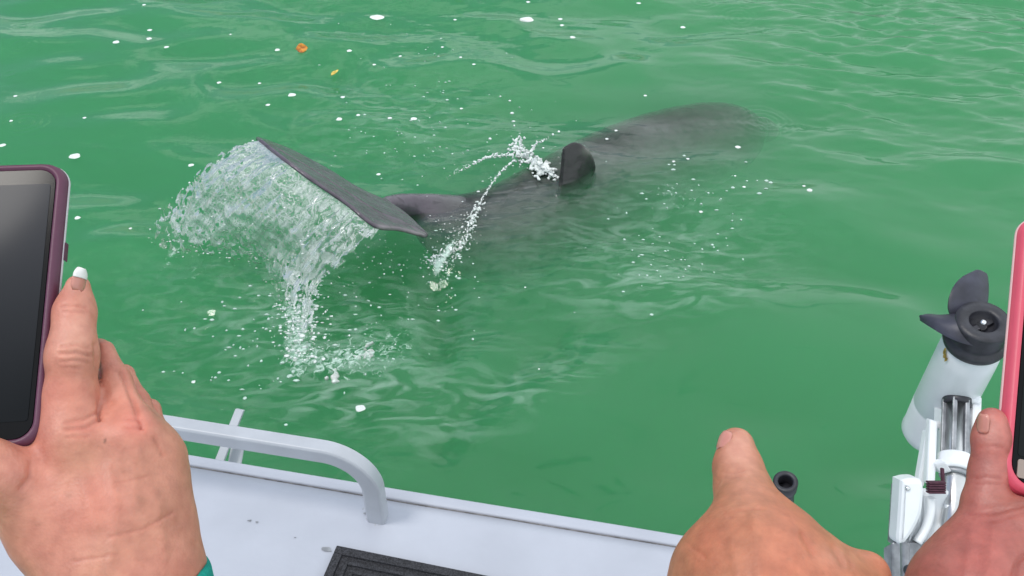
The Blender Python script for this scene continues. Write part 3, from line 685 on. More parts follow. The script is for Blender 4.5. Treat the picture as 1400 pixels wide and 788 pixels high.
# fine bubbles and foam crumbs nobody could count
pts = []; rad = []
def scatter(n, x, y, sx, sy, r0, r1):
    for _ in range(n):
        p = W(rng.normal(x, sx), rng.normal(y, sy)); pts.append((p[0], p[1], wz(p[0], p[1]))); rad.append(rng.uniform(r0, r1))
scatter(50, 960, 285, 60, 38, .002, .0055); scatter(50, 580, 115, 70, 45, .002, .005); scatter(60, 480, 450, 75, 50, .0015, .005); scatter(90, 405, 420, 18, 45, .0015, .006); scatter(50, 600, 370, 25, 25, .0015, .005)
scatter(60, 330, 460, 60, 60, .002, .006); scatter(60, 600, 200, 80, 30, .0015, .004); scatter(40, 900, 350, 60, 30, .002, .004)
V, Fc = drops(pts, rad); V[:, 2] = V[:, 2] * 1.0
tag(obj('foam_crumbs', V, Fc, M['crumb']), 'tiny foam crumbs and bubbles drifting on the water', 'foam', kind='stuff')
def foam_patch(px, py, sz, seed):
    r = np.random.default_rng(seed); c = W(px, py); k = np.linalg.norm(c - C0) / F_ * sz; caps = []
    for _ in range(16):
        a = c + np.array((r.normal(0, k * .5), r.normal(0, k * .6), .002)); caps.append((a, a + np.array((r.normal(0, k * .25), r.normal(0, k * .25), 0)), r.uniform(.004, .009), .004, .006))
    v, f = sdf_mesh(caps, .0028, .006); return obj('foam_patch', v, f, M['foam'])
tag(foam_patch(457, 517, 11, 1), 'foam patch below the thrown water, tallest of the loose patches', 'foam patch', 'loose foam patches')
tag(foam_patch(500, 482, 13, 2), 'flat foam patch right of and above the tall loose patch', 'foam patch', 'loose foam patches')

def leaf(name, px, py, L_, Wd, ang, mat, curl, label, tilt=0.0):
    c = W(px, py, .01); z = wz(c[0], c[1]) + .012; nu, nv = 13, 7; v = []; f = []
    for i in range(nu):
        t = i / (nu - 1); w = Wd * (math.sin(math.pi * t) ** .75) * (1 - .25 * t)
        for j in range(nv):
            s = j / (nv - 1) * 2 - 1; x = (t - .5) * L_; y = s * w
            v.append((x, y, curl * abs(s) ** 1.5 * w + curl * .4 * (t - .5) ** 2 * L_ + .0012 * math.sin(9 * t + abs(s) * 4)))
    for i in range(nu - 1):
        for j in range(nv - 1): f.append((i * nv + j, (i + 1) * nv + j, (i + 1) * nv + j + 1, i * nv + j + 1))
    v += [(-L_ * .5, -.001, .001), (-L_ * .5, .001, .001), (-L_ * .62, .001, .006), (-L_ * .62, -.001, .006)]; n = nu * nv; f.append((n, n + 1, n + 2, n + 3))
    o = link(name, make_mesh(name, v, f), mat); o.location = (c[0], c[1], z); o.rotation_euler = (tilt, 0, ang)
    m_ = o.modifiers.new('thick', 'SOLIDIFY'); m_.thickness = .0012
    tag(o, label, 'leaf')
leaf('fallen_leaf', 413, 68, .066, .032, .25, M['orange'], .25, 'round orange leaf floating on the green water', .75)
leaf('fallen_leaf', 457, 95, .075, .014, 1.2, M['yellow'], .5, 'narrow yellow leaf floating near the orange leaf')
leaf('fallen_leaf', 628, -1, .06, .016, .3, M['yellow'], .3, 'yellow leaf floating at the top edge of the photo')

# ------------------------------------------------------------------ boat
DZ = .95
E0, E1 = W(240, 621, DZ), W(930, 734, DZ)
u = (E1 - E0); u /= np.linalg.norm(u); nn = np.array((u[1], -u[0], 0)); nn = nn if nn[1] < 0 else -nn; Zv = np.array((0, 0, 1.))
def D(s, t, z=0): return E0 + u * s + nn * t + Zv * (DZ + z - E0[2])
def st(px, py, z=0):
    q = W(px, py, DZ + z) - E0; return q @ u, q @ nn
boat = root('boat', D(.8, .5, -DZ), 'pale grey painted boat deck edge with rounded grab rail', 'boat')
def deck_sheet():
    # fine grid with slight unevenness and chips
    xs = np.linspace(-1.6, 2.8, 150); ts = np.linspace(.0245, 1.1, 60); X, T = np.meshgrid(xs, ts, indexing='ij')
    z = noise3(X * 2, T * 2, 0) * .0012 - .0
    G = E0[None, None] + X[..., None] * u + T[..., None] * nn + z[..., None] * Zv
    i = np.arange(X.size).reshape(X.shape); q = np.stack((i[:-1, :-1], i[:-1, 1:], i[1:, 1:], i[1:, :-1]), -1).reshape(-1, 4)
    return G.reshape(-1, 3), q
v, q = deck_sheet(); o = obj('deck', v, q, M['deck'], boat)
m_ = o.modifiers.new('thick', 'SOLIDIFY'); m_.thickness = .006; m_.offset = 0
def edge_bar():
    pts = [D(s, .0095 + .0006 * float(noise3(s * 3, .5, 0)), .0015 + .0008 * float(noise3(s * 4, 1.5, 0))) for s in np.linspace(-1.6, 2.8, 90)]
    return sweep(pts, rrect(.024, .030, .006, 3), (0, 0, 1))
v, f = edge_bar(); v = [p - Zv * .012 for p in v]; obj('edge_trim', v, f, M['deck'], boat)
seam = [D(s, .0235 + .0012 * float(noise3(s * 5, 9.5, 0)), .001) for s in np.linspace(-1.6, 2.8, 160)]
obj('seam', *sweep(seam, rrect(.0022, .006, .0006, 1)), M['seam'], boat)
hv = []
prof = [(.012, -.012), (.004, -.12), (.03, -.4), (.10, -.8), (.22, -1.15), (.9, -1.25), (1.1, -1.2), (1.1, -.012)]
for s in (-1.6, 2.8):
    for t, z in prof: hv.append(D(s, t, z))
n = len(prof); hf = [(k, k + 1, n + k + 1, n + k) for k in range(n - 1)] + [tuple(range(n))[::-1], tuple(range(n, 2 * n))]
obj('hull', hv, hf, M['hull'], boat, smooth=False)
# grab rail: rectangular bent tube, one foot in the photo, the other outside it
sB, tB = st(517, 709)
def rail_path(z0=.0):
    h = .156; rc = .075; pts = [D(sB, tB, z0)]
    pts.append(D(sB, tB, h - rc))
    for k in range(1, 27):
        a = math.pi / 2 * k / 26; pts.append(D(sB - rc * (1 - math.cos(a)), tB, h - rc + rc * math.sin(a)))
    for s in np.linspace(sB - rc - .05, sB - .95, 12): pts.append(D(s, tB, h))
    return pts
rp = rail_path(-.004)
ups = [nn] * len(rp)
chamf = [(.0165, .013), (.0125, .0165), (-.0125, .0165), (-.0165, .013), (-.0165, -.013), (-.0125, -.0165), (.0125, -.0165), (.0165, -.013)]
v, f = sweep(rp, [(a * .95, b * .8) for a, b in chamf], ups); o = obj('grab_rail', v, f, M['alu'], boat); o.data.set_sharp_from_angle(angle=R(25))
m_ = o.modifiers.new('bev', 'BEVEL'); m_.width = .0012; m_.segments = 2
# weld beads and screw heads
ws = []
for k in range(16):
    a = 2 * math.pi * k / 16; ws.append(D(sB + .017 * math.cos(a), tB + .015 * math.sin(a), .001))
V, Fc = drops(ws, [.0028] * 16); obj('weld_bead', V, Fc, M['alu'], boat)
for px, py in ((605, 688), (497, 697), (506, 692)):
    s_, t_ = st(px, py); c = D(s_, t_, .0005); r_ = .0042 if px == 605 else .0028
    obj('screw', *lathe(c, c + Zv * .01, [(0, r_), (.0015, r_), (.003, r_ * .7), (.0035, .0005)], 14), M['alu'], boat)
# paint chips: thin flakes missing, shown as small irregular dark marks
for px, py, r_ in ((342, 714, .0034), (352, 716, .0028), (404, 737, .0018), (447, 753, .006), (500, 704, .003), (503, 711, .002)):
    s_, t_ = st(px, py); n = 10; vv = [D(s_ + r_ * rng.uniform(.6, 1.3) * math.cos(6.283 * k / n) * (1.5 if px == 447 else 1.1), t_ + r_ * .6 * rng.uniform(.6, 1.3) * math.sin(6.283 * k / n), .0042) for k in range(n)]
    obj('paint_chip', vv, [tuple(range(n))[::-1]], M['greymetal'], boat, smooth=False)
# outer bracket seen beyond the rail: an angled flat bar and a folded plate
a_, b_ = P(326, 566, 1.76), P(299, 634, 1.70)
dv = b_ - a_; obj('bracket_bar', *box((a_ + b_) / 2, np.cross(dv, FW), FW, dv, .017, .012, np.linalg.norm(dv) + .02, .002), M['alu'], boat, smooth=False)
a_, b_ = P(327, 600, 1.76), P(318, 650, 1.72); dv = b_ - a_
obj('bracket_plate', *box((a_ + b_) / 2, np.cross(dv, FW), FW + RT * .5, dv, .025, .006, np.linalg.norm(dv) + .02, .002), M['alu'], boat, smooth=False)
a_, b_ = P(318, 574, 1.77), P(331, 604, 1.77); dv = b_ - a_
obj('bracket_plate', *box((a_ + b_) / 2, np.cross(dv, FW), FW, dv, .008, .006, np.linalg.norm(dv), .002), M['alu'], boat, smooth=False)

# rubber mat on deck with raised concentric borders
mc = st(462, 753); mr_ = st(640, 789); ml_ = st(444, 789)
ex = np.array((mr_[0] - mc[0], mr_[1] - mc[1])); ex /= np.linalg.norm(ex); ey = np.array((-ex[1], ex[0])); ey = ey if ey[1] > 0 else -ey
def MD(a, b, z): q = np.array(mc) + ex * a + ey * b; return D(q[0], q[1], z)
mat_r = root('rubber_mat', MD(.22, .3, .004), 'black rubber mat with ribbed border lying on the boat deck', 'mat')
MX = u * ex[0] + nn * ex[1]; MY = u * ey[0] + nn * ey[1]
obj('base', *box(MD(.24, .3, .008), MX, MY, Zv, .48, .60, .006, .003), M['rubber'], mat_r, smooth=False)
for k, (ins, wd) in enumerate(((.007, .014), (.026, .006), (.040, .006))):
    for (cx, cy, sx, sy) in ((.24, ins, .48 - 2 * ins + wd, wd), (.24, .6 - ins, .48 - 2 * ins + wd, wd), (ins, .3, wd, .6 - 2 * ins - wd), (.48 - ins, .3, wd, .6 - 2 * ins - wd)):
        obj('border_rib', *box(MD(cx, cy, .0125), MX, MY, Zv, sx, sy, .005, .0015), M['rubber'], mat_r, smooth=False)

# black rod holder standing on the deck
a_ = P(1074, 658, 1.20); sB2, tB2 = st(1068, 775); b_ = D(sB2, tB2, 0); ax_ = a_ - b_; Lh = np.linalg.norm(ax_)
rod = root('rod_holder', b_, 'black tubular rod holder standing behind the pointing hand', 'rod holder')
obj('tube', *lathe(b_, a_, [(0, .014), (Lh - .03, .0125), (Lh - .022, .0135)], 24), M['black'], rod)
obj('socket', *lathe(b_, a_, [(Lh - .026, .0125), (Lh - .02, .0155), (Lh - .002, .0165), (Lh, .0155), (Lh + .0005, .0105), (Lh - .003, .0095), (Lh - .03, .009)], 28, caps=False), M['black'], rod)
obj('rib', *box(a_ - ax_ / Lh * .045 + np.array((0, -.012, 0)), RT, np.cross(ax_, RT), ax_, .010, .006, .05, .002), M['black'], rod)
obj('foot', *lathe(b_, a_, [(0, .024), (.006, .024), (.009, .015)], 24), M['black'], rod)

# ------------------------------------------------------------------ trolling motor, stowed with its propeller up
pt, pb = P(1331, 468, 1.13), P(1273, 584, 1.29)
ax_ = pt - pb; Lp = np.linalg.norm(ax_); A = ax_ / Lp
mot = root('trolling_motor', D(*st(1270, 800), 0), 'white electric trolling motor stowed with its black propeller up', 'trolling motor')
rp_ = .0375
hp = [(-rp_ * .98, .004), (-rp_ * .93, .014), (-rp_ * .8, .024), (-rp_ * .55, .033), (-rp_ * .25, .0385), (0, rp_), (.06, rp_ + .0006), (.062, rp_ - .0002), (.064, rp_ + .0006), (Lp * .85, rp_ * .985), (Lp * .985, rp_ * .96), (Lp, rp_ * .90)]
obj('motor_housing', *lathe(pb, pt, hp, 48), M['white'], mot)
X, Y, _ = frame_of(A, FW)
# propeller
hub0 = pt + A * .001; hp2 = [(0, .037), (.004, .0385), (.010, .0385), (.012, .033), (.016, .0315), (.040, .0325), (.043, .0315), (.0435, .018), (.041, .0165), (.030, .0155), (.029, .001)]
prop = obj('propeller', *lathe(hub0, hub0 + A, hp2, 48, caps=False), M['black'], mot)
top = hub0 + A * .030
obj('cross_bar', *box(top + A * .002, X + Y * .3, np.cross(A, X + Y * .3), A, .032, .007, .006, .001), M['black'], prop, smooth=False)
obj('nut', *lathe(top, top + A, [(0, .0062), (.005, .0062), (.007, .0048), (.011, .0042), (.013, .0025), (.0135, .0002)], 12), M['steel'], prop)
def blade(ea, eb, da, db):
    """a curved paddle lofted between its leading and trailing edges"""
    nu, nv = 22, 12; Aa = spline([P(x, y, z) for (x, y), z in zip(ea, da)], nu); Bb = spline([P(x, y, z) for (x, y), z in zip(eb, db)], nu); v = []; f = []
    for i in range(nu):
        for j in range(nv):
            s_ = j / (nv - 1); p = Aa[i] * (1 - s_) + Bb[i] * s_; v.append(p + A * (.010 * math.sin(math.pi * s_) * (1 - .5 * i / nu)))
    for i in range(nu - 1):
        for j in range(nv - 1): f.append((i * nv + j, (i + 1) * nv + j, (i + 1) * nv + j + 1, i * nv + j + 1))
    o = obj('blade', v, f, M['blade'], prop); m_ = o.modifiers.new('thick', 'SOLIDIFY'); m_.thickness = .0035; m_.offset = 0
    m_ = o.modifiers.new('bev', 'BEVEL'); m_.width = .001; m_.segments = 2
blade([(1349, 414), (1350, 402), (1350, 388), (1348, 376), (1342, 373)], [(1300, 436), (1296, 418), (1301, 397), (1315, 381), (1330, 374)], [1.135, 1.14, 1.145, 1.15, 1.15], [1.125, 1.125, 1.13, 1.14, 1.145])
blade([(1311, 430), (1300, 431), (1284, 432), (1268, 431), (1257, 434)], [(1334, 474), (1314, 469), (1293, 460), (1275, 449), (1259, 438)], [1.118, 1.12, 1.13, 1.14, 1.145], [1.092, 1.095, 1.105, 1.12, 1.14])
# decal patch on housing
for i, (px, py) in enumerate(((1274, 485), (1271, 494), (1277, 499))):
    c = P(px, py, 1.13); rel = c - pb; tt = rel @ A; rad_ = rel - tt * A; rad_ /= np.linalg.norm(rad_)
    c = pb + A * tt + rad_ * (rp_ + .0006); T_ = np.cross(A, rad_)
    n = 9; vv = [c + A * (.006 * rng.uniform(.5, 1.2) * math.cos(6.283 * k / n)) + T_ * (.003 * rng.uniform(.5, 1.2) * math.sin(6.283 * k / n)) for k in range(n)]
    obj('worn_decal', vv, [tuple(range(n))], M['yellowmark'], mot, smooth=False)
# neck block joining housing and shaft
s0, s1 = P(1308, 548, 1.175), P(1301, 800, 1.06); sx = s1 - s0; Ls = np.linalg.norm(sx); SA = sx / Ls; SX = RT - (RT @ SA) * SA; SX /= np.linalg.norm(SX); SN = np.cross(SX, SA)
if SN @ FW > 0: SN = -SN
def SPt(t, a=0, b=0): return s0 + SA * t + SX * a + SN * b
K = 1.175 / F_
obj('neck', *lathe(P(1308, 520, 1.20), P(1310, 556, 1.17), [(0, .018), (.004, .022), (.02, .0235), (.034, .021)], 24, sq=1.0), M['white'], mot)
obj('yoke', *box(P(1313, 543, 1.185), SX, SN, SA, .043, .03, .022, .005), M['white'], mot, smooth=False)
obj('shaft', *lathe(s0, s1, [(0, .0145), (Ls, .0145)], 36), M['chrome'], mot)
# slotted outer sleeve on the upper shaft
for a in np.linspace(0, 2 * math.pi, 7)[:-1]:
    c = SPt(.045, .0158 * math.cos(a), .0158 * math.sin(a)); obj('sleeve_rib', *box(c, SX, SN, SA, .006, .004, .085, .0015), M['greymetal'], mot, smooth=False)
obj('sleeve_ring', *lathe(s0 - SA * .004, s1, [(0, .0158), (.001, .018), (.011, .018), (.012, .0158)], 36), M['black'], mot)
def quad_bar(pa, pb_, w, t, mat, name, up=None):
    dv = np.array(pb_) - np.array(pa); return obj(name, *box((np.array(pa) + pb_) / 2, np.cross(dv, FW), FW, dv, w, t, np.linalg.norm(dv), .003), mat, mot, smooth=False)
quad_bar(P(1329, 540, 1.19), P(1325, 645, 1.14), .013, .03, M['white'], 'side_rail')
quad_bar(P(1288, 560, 1.19), P(1287, 640, 1.14), .010, .03, M['white'], 'side_rail')
quad_bar(P(1274, 574, 1.16), P(1270, 662, 1.12), .011, .014, M['white'], 'link_arm')
quad_bar(P(1268, 590, 1.20), P(1256, 662, 1.16), .009, .016, M['white'], 'link_arm')
quad_bar(P(1276, 580, 1.17), P(1288, 582, 1.17), .010, .01, M['white'], 'link_pin')
# clamp collar around the shaft
cc = P(1304, 632, 1.13); tcol = (cc - s0) @ SA
obj('collar', *lathe(SPt(tcol - .011), SPt(tcol + 1), [(0, .0152), (.0, .0195), (.002, .0215), (.019, .0215), (.022, .0195), (.022, .0152)], 40, caps=False), M['white'], mot)
quad_bar(P(1278, 640, 1.13), P(1292, 636, 1.12), .016, .02, M['white'], 'collar_lug')
obj('collar_band', *lathe(SPt(tcol + .0115), SPt(tcol + 1), [(0, .0148), (0, .0185), (.006, .0185), (.006, .0148)], 40, caps=False), M['greymetal'], mot)
# mount body: moulded cover block and the scooped tray beside it
def px_slab(name, outline, d0, d1, mat, bev=.004, sub=5):
    o3 = [P(x, y, d0) for x, y in outline]; c = np.mean(o3, 0); cl = spline(np.array(outline + outline[:1], float), len(outline) * sub + 1)[:-1]
    pts = [((P(x, y, d0) - c) @ RT, (P(x, y, d0) - c) @ UP) for x, y in cl]
    return obj(name, *slab(pts, c, RT, UP, FW, 0, d1 - d0, bev), mat, mot, smooth=False)
px_slab('mount_cover', [(1233, 658), (1246, 655), (1259, 656), (1264, 664), (1264, 684), (1261, 704), (1253, 722), (1243, 738), (1234, 746), (1228, 741), (1229, 722), (1231, 690)], 1.080, 1.112, M['white'], .006)
px_slab('tray', [(1256, 672), (1280, 672), (1302, 674), (1302, 712), (1301, 754), (1284, 757), (1262, 754), (1242, 750), (1236, 742), (1248, 734), (1258, 704)], 1.104, 1.126, M['white'], .005)
tp = spline([P(1272, 680, 1.100), P(1272, 700, 1.100), P(1266, 722, 1.099), (P(1254, 742, 1.097))], 24); o = obj('tray_ridge', *sweep(tp, rrect(.010, .012, .0045, 4), -FW), M['white'], mot)
tp = spline([P(1296, 690, 1.101), P(1293, 712, 1.100), P(1282, 734, 1.099), (P(1268, 752, 1.097))], 24); o = obj('tray_ridge', *sweep(tp, rrect(.008, .010, .0035, 4), -FW), M['white'], mot)
for k, (px, py) in enumerate(((1241, 668), (1256, 740), (1292, 745))):
    c = P(px, py, 1.079 if k == 0 else 1.102); obj('bolt', *lathe(c, c - FW, [(-.004, .0028), (.001, .0028), (.0018, .0018), (.002, .0003)], 12), M['steel'], mot)
for k in range(5):
    c = P(1279.5, 659.5 + k * 3.4, 1.085); obj('strap', *box(c, RT, UP, FW, .0205, .0022, .010, .0006), M['maroon'], mot, smooth=False)
quad_bar(P(1288, 640, 1.10), P(1290, 672, 1.095), .004, .006, M['maroon'], 'strap')
# weathered side plate and pull rod at the left of the mount
quad_bar(P(1229, 664, 1.14), P(1224, 745, 1.11), .014, .02, M['greymetal'], 'side_plate')
obj('base_plate', *box(P(1246, 800, 1.11), RT, SN, UP, .060, .03, .10, .003), M['greymetal'], mot, smooth=False)
for px, py, r_ in ((1228, 684, .0055), (1227, 712, .008), (1225, 736, .0055), (1229, 668, .004)):
    c = P(px, py, 1.105); obj('bolt', *lathe(c, c - FW, [(0, r_), (.004, r_), (.006, r_ * .7), (.0065, .0005)], 14), M['greymetal'], mot)
for k in range(9):
    c = P(1223 - .2 * k, 676 + k * 5.2, 1.115); obj('tooth', *box(c, RT, FW, UP, .005, .01, .003, .0006), M['greymetal'], mot, smooth=False)
obj('pull_rod', *lathe(P(1237, 744, 1.07), P(1239, 830, 1.03), [(0, .0055), (.09, .0055)], 20), M['greymetal'], mot)
obj('rod_knob', *lathe(P(1243, 780, 1.03), P(1243, 780, 1.0), [(0, .006), (.004, .0065), (.008, .004)], 16), M['black'], mot)

# ------------------------------------------------------------------ phones
def phone(name, origin, X, Y, w, h, r, th, label, case, rim, screen_ins, glow, extra=None, bez=None):
    """origin: top-right or top-left corner; X across, Y down, N away from camera"""
    Y = Y / np.linalg.norm(Y); X = X - (X @ Y) * Y; X /= np.linalg.norm(X); N_ = np.cross(X, Y)
    if N_ @ FW < 0: N_ = -N_
    c = origin + X * w / 2 + Y * h / 2
    rt = root(name, c, label, 'phone')
    out = np.array(rrect(w, h, r, 8)); obj('case', *slab(out, c, X, Y, N_, 0.0004, th, .003), case, rt)
    out2 = np.array(rrect(w + .0008, h + .0008, r + .0004, 8)); obj('case_rim', *slab(out2, c, X, Y, N_, th * .45, th * .75, .0010), rim, rt)
    i0, i1 = screen_ins
    fr = np.array(rrect(w - 2 * i0, h - 2 * i0, r - i0 * .6, 8)); obj('front_glass', *slab(fr, c, X, Y, N_, -.0004, .001), M['bezel'], rt, smooth=False)
    # raised lip of the case round the glass
    lip_o = np.array(rrect(w - .001, h - .001, r, 8)); lip_i = np.array(rrect(w - 2 * i0, h - 2 * i0, max(r - i0 * .6, .003), 8)); v = []; f = []; n = len(lip_o)
    for ring, z in ((lip_o, .0012), ((lip_o * .7 + lip_i * .3), -.0012), ((lip_o * .25 + lip_i * .75), -.0014), (lip_i, .0004)):
        for a, b in ring: v.append(c + X * a + Y * b + N_ * z)
    for q_ in range(3):
        for k in range(n): f.append((q_ * n + k, q_ * n + (k + 1) % n, (q_ + 1) * n + (k + 1) % n, (q_ + 1) * n + k))
    obj('case_lip', v, f, case, rt)
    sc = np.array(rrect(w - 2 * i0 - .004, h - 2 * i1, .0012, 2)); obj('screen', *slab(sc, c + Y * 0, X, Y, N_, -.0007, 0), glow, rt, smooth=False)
    return rt, c, X, Y, N_
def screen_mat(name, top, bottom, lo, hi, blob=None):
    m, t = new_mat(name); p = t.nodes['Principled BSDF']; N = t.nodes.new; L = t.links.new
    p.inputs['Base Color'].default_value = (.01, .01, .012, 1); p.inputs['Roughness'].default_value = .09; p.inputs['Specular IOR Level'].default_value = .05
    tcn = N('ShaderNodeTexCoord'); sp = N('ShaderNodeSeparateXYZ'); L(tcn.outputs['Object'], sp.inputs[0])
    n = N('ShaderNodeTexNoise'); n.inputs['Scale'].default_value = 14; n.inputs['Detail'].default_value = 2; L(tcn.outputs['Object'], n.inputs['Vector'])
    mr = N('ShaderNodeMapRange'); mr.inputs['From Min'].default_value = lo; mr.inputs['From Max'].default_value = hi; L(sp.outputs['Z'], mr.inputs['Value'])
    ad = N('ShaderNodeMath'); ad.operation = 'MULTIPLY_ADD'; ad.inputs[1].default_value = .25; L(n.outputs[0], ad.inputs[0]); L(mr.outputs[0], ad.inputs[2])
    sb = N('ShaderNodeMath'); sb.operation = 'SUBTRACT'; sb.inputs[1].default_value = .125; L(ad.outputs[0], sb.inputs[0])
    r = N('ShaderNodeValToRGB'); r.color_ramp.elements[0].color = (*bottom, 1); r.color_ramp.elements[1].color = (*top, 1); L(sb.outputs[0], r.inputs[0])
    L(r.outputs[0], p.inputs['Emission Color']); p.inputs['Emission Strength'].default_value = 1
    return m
k_ = .405 / F_
tr_ = P(92, 221, .43); br_ = P(56, 612, .385)
Yv = br_ - tr_; hL = np.linalg.norm(Yv); Xv = P(0, 214, .428) - P(92, 221, .43)
scr1 = screen_mat('painted_reflection', (.055, .059, .068), (.002, .004, .004), tr_[2] - .062, tr_[2] - .0)  # glowing grey gradient painted for the surroundings mirrored in the glass
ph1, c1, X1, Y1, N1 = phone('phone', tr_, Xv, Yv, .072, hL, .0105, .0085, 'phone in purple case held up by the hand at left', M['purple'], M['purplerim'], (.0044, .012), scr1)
obj('side_button', *box(tr_ + Y1 * .045 - X1 * .0008 + N1 * .006, X1, Y1, N1, .0006, .009, .003, .0002), M['purple'], ph1, smooth=False)
tl2 = P(1399, 288, .44); bl2 = P(1366, 668, .40); Yv2 = bl2 - tl2; h2 = np.linalg.norm(Yv2); X2 = P(1440, 292, .44) - P(1399, 288, .44)
scr2 = screen_mat('dark_screen', (.010, .014, .012), (.003, .004, .003), tl2[2] - .12, tl2[2] - .02)
ph2, c2, X2, Y2, N2 = phone('phone', tl2, X2, Yv2, .074, h2, .012, .0085, 'phone in bright pink case held up by the hand at right', M['pink'], M['pinkrim'], (.0048, .017), scr2)
obj('reflection_band', *slab(np.array(rrect(.074 - .014, .0085, .001, 2)), c2 + Y2 * (h2 / 2 - .0112), X2, Y2, N2, -.0009, 0), M['beige'], ph2, smooth=False)  # beige reflection on the lower bezel, put in as a coloured strip

# ------------------------------------------------------------------ hands
def hand(name, caps_px, h, k, tone, spots, grooves, veins=(), label='', rough=.48, tonefn=None):
    """caps_px: (px,py,d, px,py,d, r_px0, r_px1[,k])"""
    caps = []
    for c in caps_px:
        a, b = P(*c[0:3]), P(*c[3:6]); caps.append((a, b, c[6] * c[2] / F_, c[7] * c[5] / F_, c[8] if len(c) > 8 else k))
    v, f = sdf_mesh(caps, h, k); v = relax(v, f, 2)
    nrm = vnormals(v, f); px, py = proj(v); facing = np.clip(-(nrm @ FW) * 1.5 + .3, 0, 1)
    disp = noise3(v[:, 0] * 45, v[:, 1] * 45, v[:, 2] * 45) * .0009 + noise3(v[:, 0] * 130, v[:, 1] * 130, v[:, 2] * 130) * .00012
    for pts_, w_, dep in grooves: disp -= dep * np.exp(-(seg_dist(px + 1.5 * noise3(px / 14, py / 14, 3), py + 1.5 * noise3(px / 14, py / 14, 8), pts_) / w_) ** 2) * facing
    for pts_, w_, dep in veins: disp += dep * np.exp(-(seg_dist(px, py, pts_) / w_) ** 2) * facing
    v = v + nrm * disp[:, None]
    col = np.repeat(np.array(tone)[None], len(v), 0) * (1 + .10 * noise3(v[:, 0] * 60, v[:, 1] * 60, v[:, 2] * 60))[:, None]
    mo = noise3(v[:, 0] * 38, v[:, 1] * 38, v[:, 2] * 38)[:, None]; col = col * np.where(mo > 0, 1 + mo * np.array((.05, -.13, -.14)), 1 + mo * np.array((.10, -.02, .10)))
    fr_ = sstep(.38, .55, noise3(v[:, 0] * 260, v[:, 1] * 260, v[:, 2] * 260))[:, None] * .22; col = col * (1 - fr_) + col * np.array((.72, .55, .45)) * fr_
    bl = sstep(.0, .5, noise3(v[:, 0] * 90, v[:, 1] * 90, v[:, 2] * 90))[:, None] * .12
    col = col * (1 - bl) + col * np.array((1.02, .80, .78)) * bl
    if tonefn is not None: col = tonefn(col, px, py)
    for x, y, sx_, sy_, cc_, am in spots:
        g = (am * g2(px + 2.5 * noise3(px / 9, py / 9, 4), py + 2.5 * noise3(px / 9, py / 9, 6), x, y, sx_, sy_) * facing)[:, None]; col = col * (1 - g) + np.array(cc_) * g
    for pts_, w_, dep in grooves:  # crease shade tinted into the skin along the grooves
        g = (.35 * np.exp(-(seg_dist(px, py, pts_) / (w_ * .9)) ** 2) * facing)[:, None]; col = col * (1 - g) + col * np.array((.80, .55, .52)) * g
    me = make_mesh(name, v, f); color_attr(me, 'skin', np.clip(col, 0, 1)); o = link(name, me, M['skin']); tag(o, label, 'person'); return o
def nail(parent, c, along, side, L_, Wd, mat, tipmat=None, tipfrac=.25, lift=.0):
    """curved plate; along = towards fingertip, side = across; returns object"""
    a = np.array(along, float); a /= np.linalg.norm(a); s = np.array(side, float); s -= (s @ a) * a; s /= np.linalg.norm(s); n_ = np.cross(a, s)
    if n_ @ FW > 0: n_ = -n_
    def patch(t0, t1, dz):
        v = []; f = []; nu, nv = 10, 9
        for i in range(nu):
            t = t0 + (t1 - t0) * i / (nu - 1); w = Wd * (1 - max(0, (t - .72) / .28) ** 2 * .45) * (1 - max(0, (.22 - t) / .22) ** 2 * .4)
            for j in range(nv):
                q = j / (nv - 1) * 2 - 1; v.append(np.array(c) + a * ((t - .5) * L_) + s * (q * w / 2) - n_ * (Wd * .20 * q * q + .0012 * max(0, t - .7) ** 2) + n_ * dz)
        for i in range(nu - 1):
            for j in range(nv - 1): f.append((i * nv + j, (i + 1) * nv + j, (i + 1) * nv + j + 1, i * nv + j + 1))
        return v, f
    o = obj('fingernail', *patch(0, 1 - tipfrac if tipmat else 1, lift), mat, parent); m_ = o.modifiers.new('thick', 'SOLIDIFY'); m_.thickness = .0006
    if tipmat: o2 = obj('nail_tip', *patch(1 - tipfrac, 1.04, lift + .0001), tipmat, o); o2.matrix_parent_inverse = Matrix(); m_ = o2.modifiers.new('thick', 'SOLIDIFY'); m_.thickness = .0008
    return o
RED = (.62, .20, .16); PALE = (.74, .48, .38); BROWN = (.36, .16, .10)

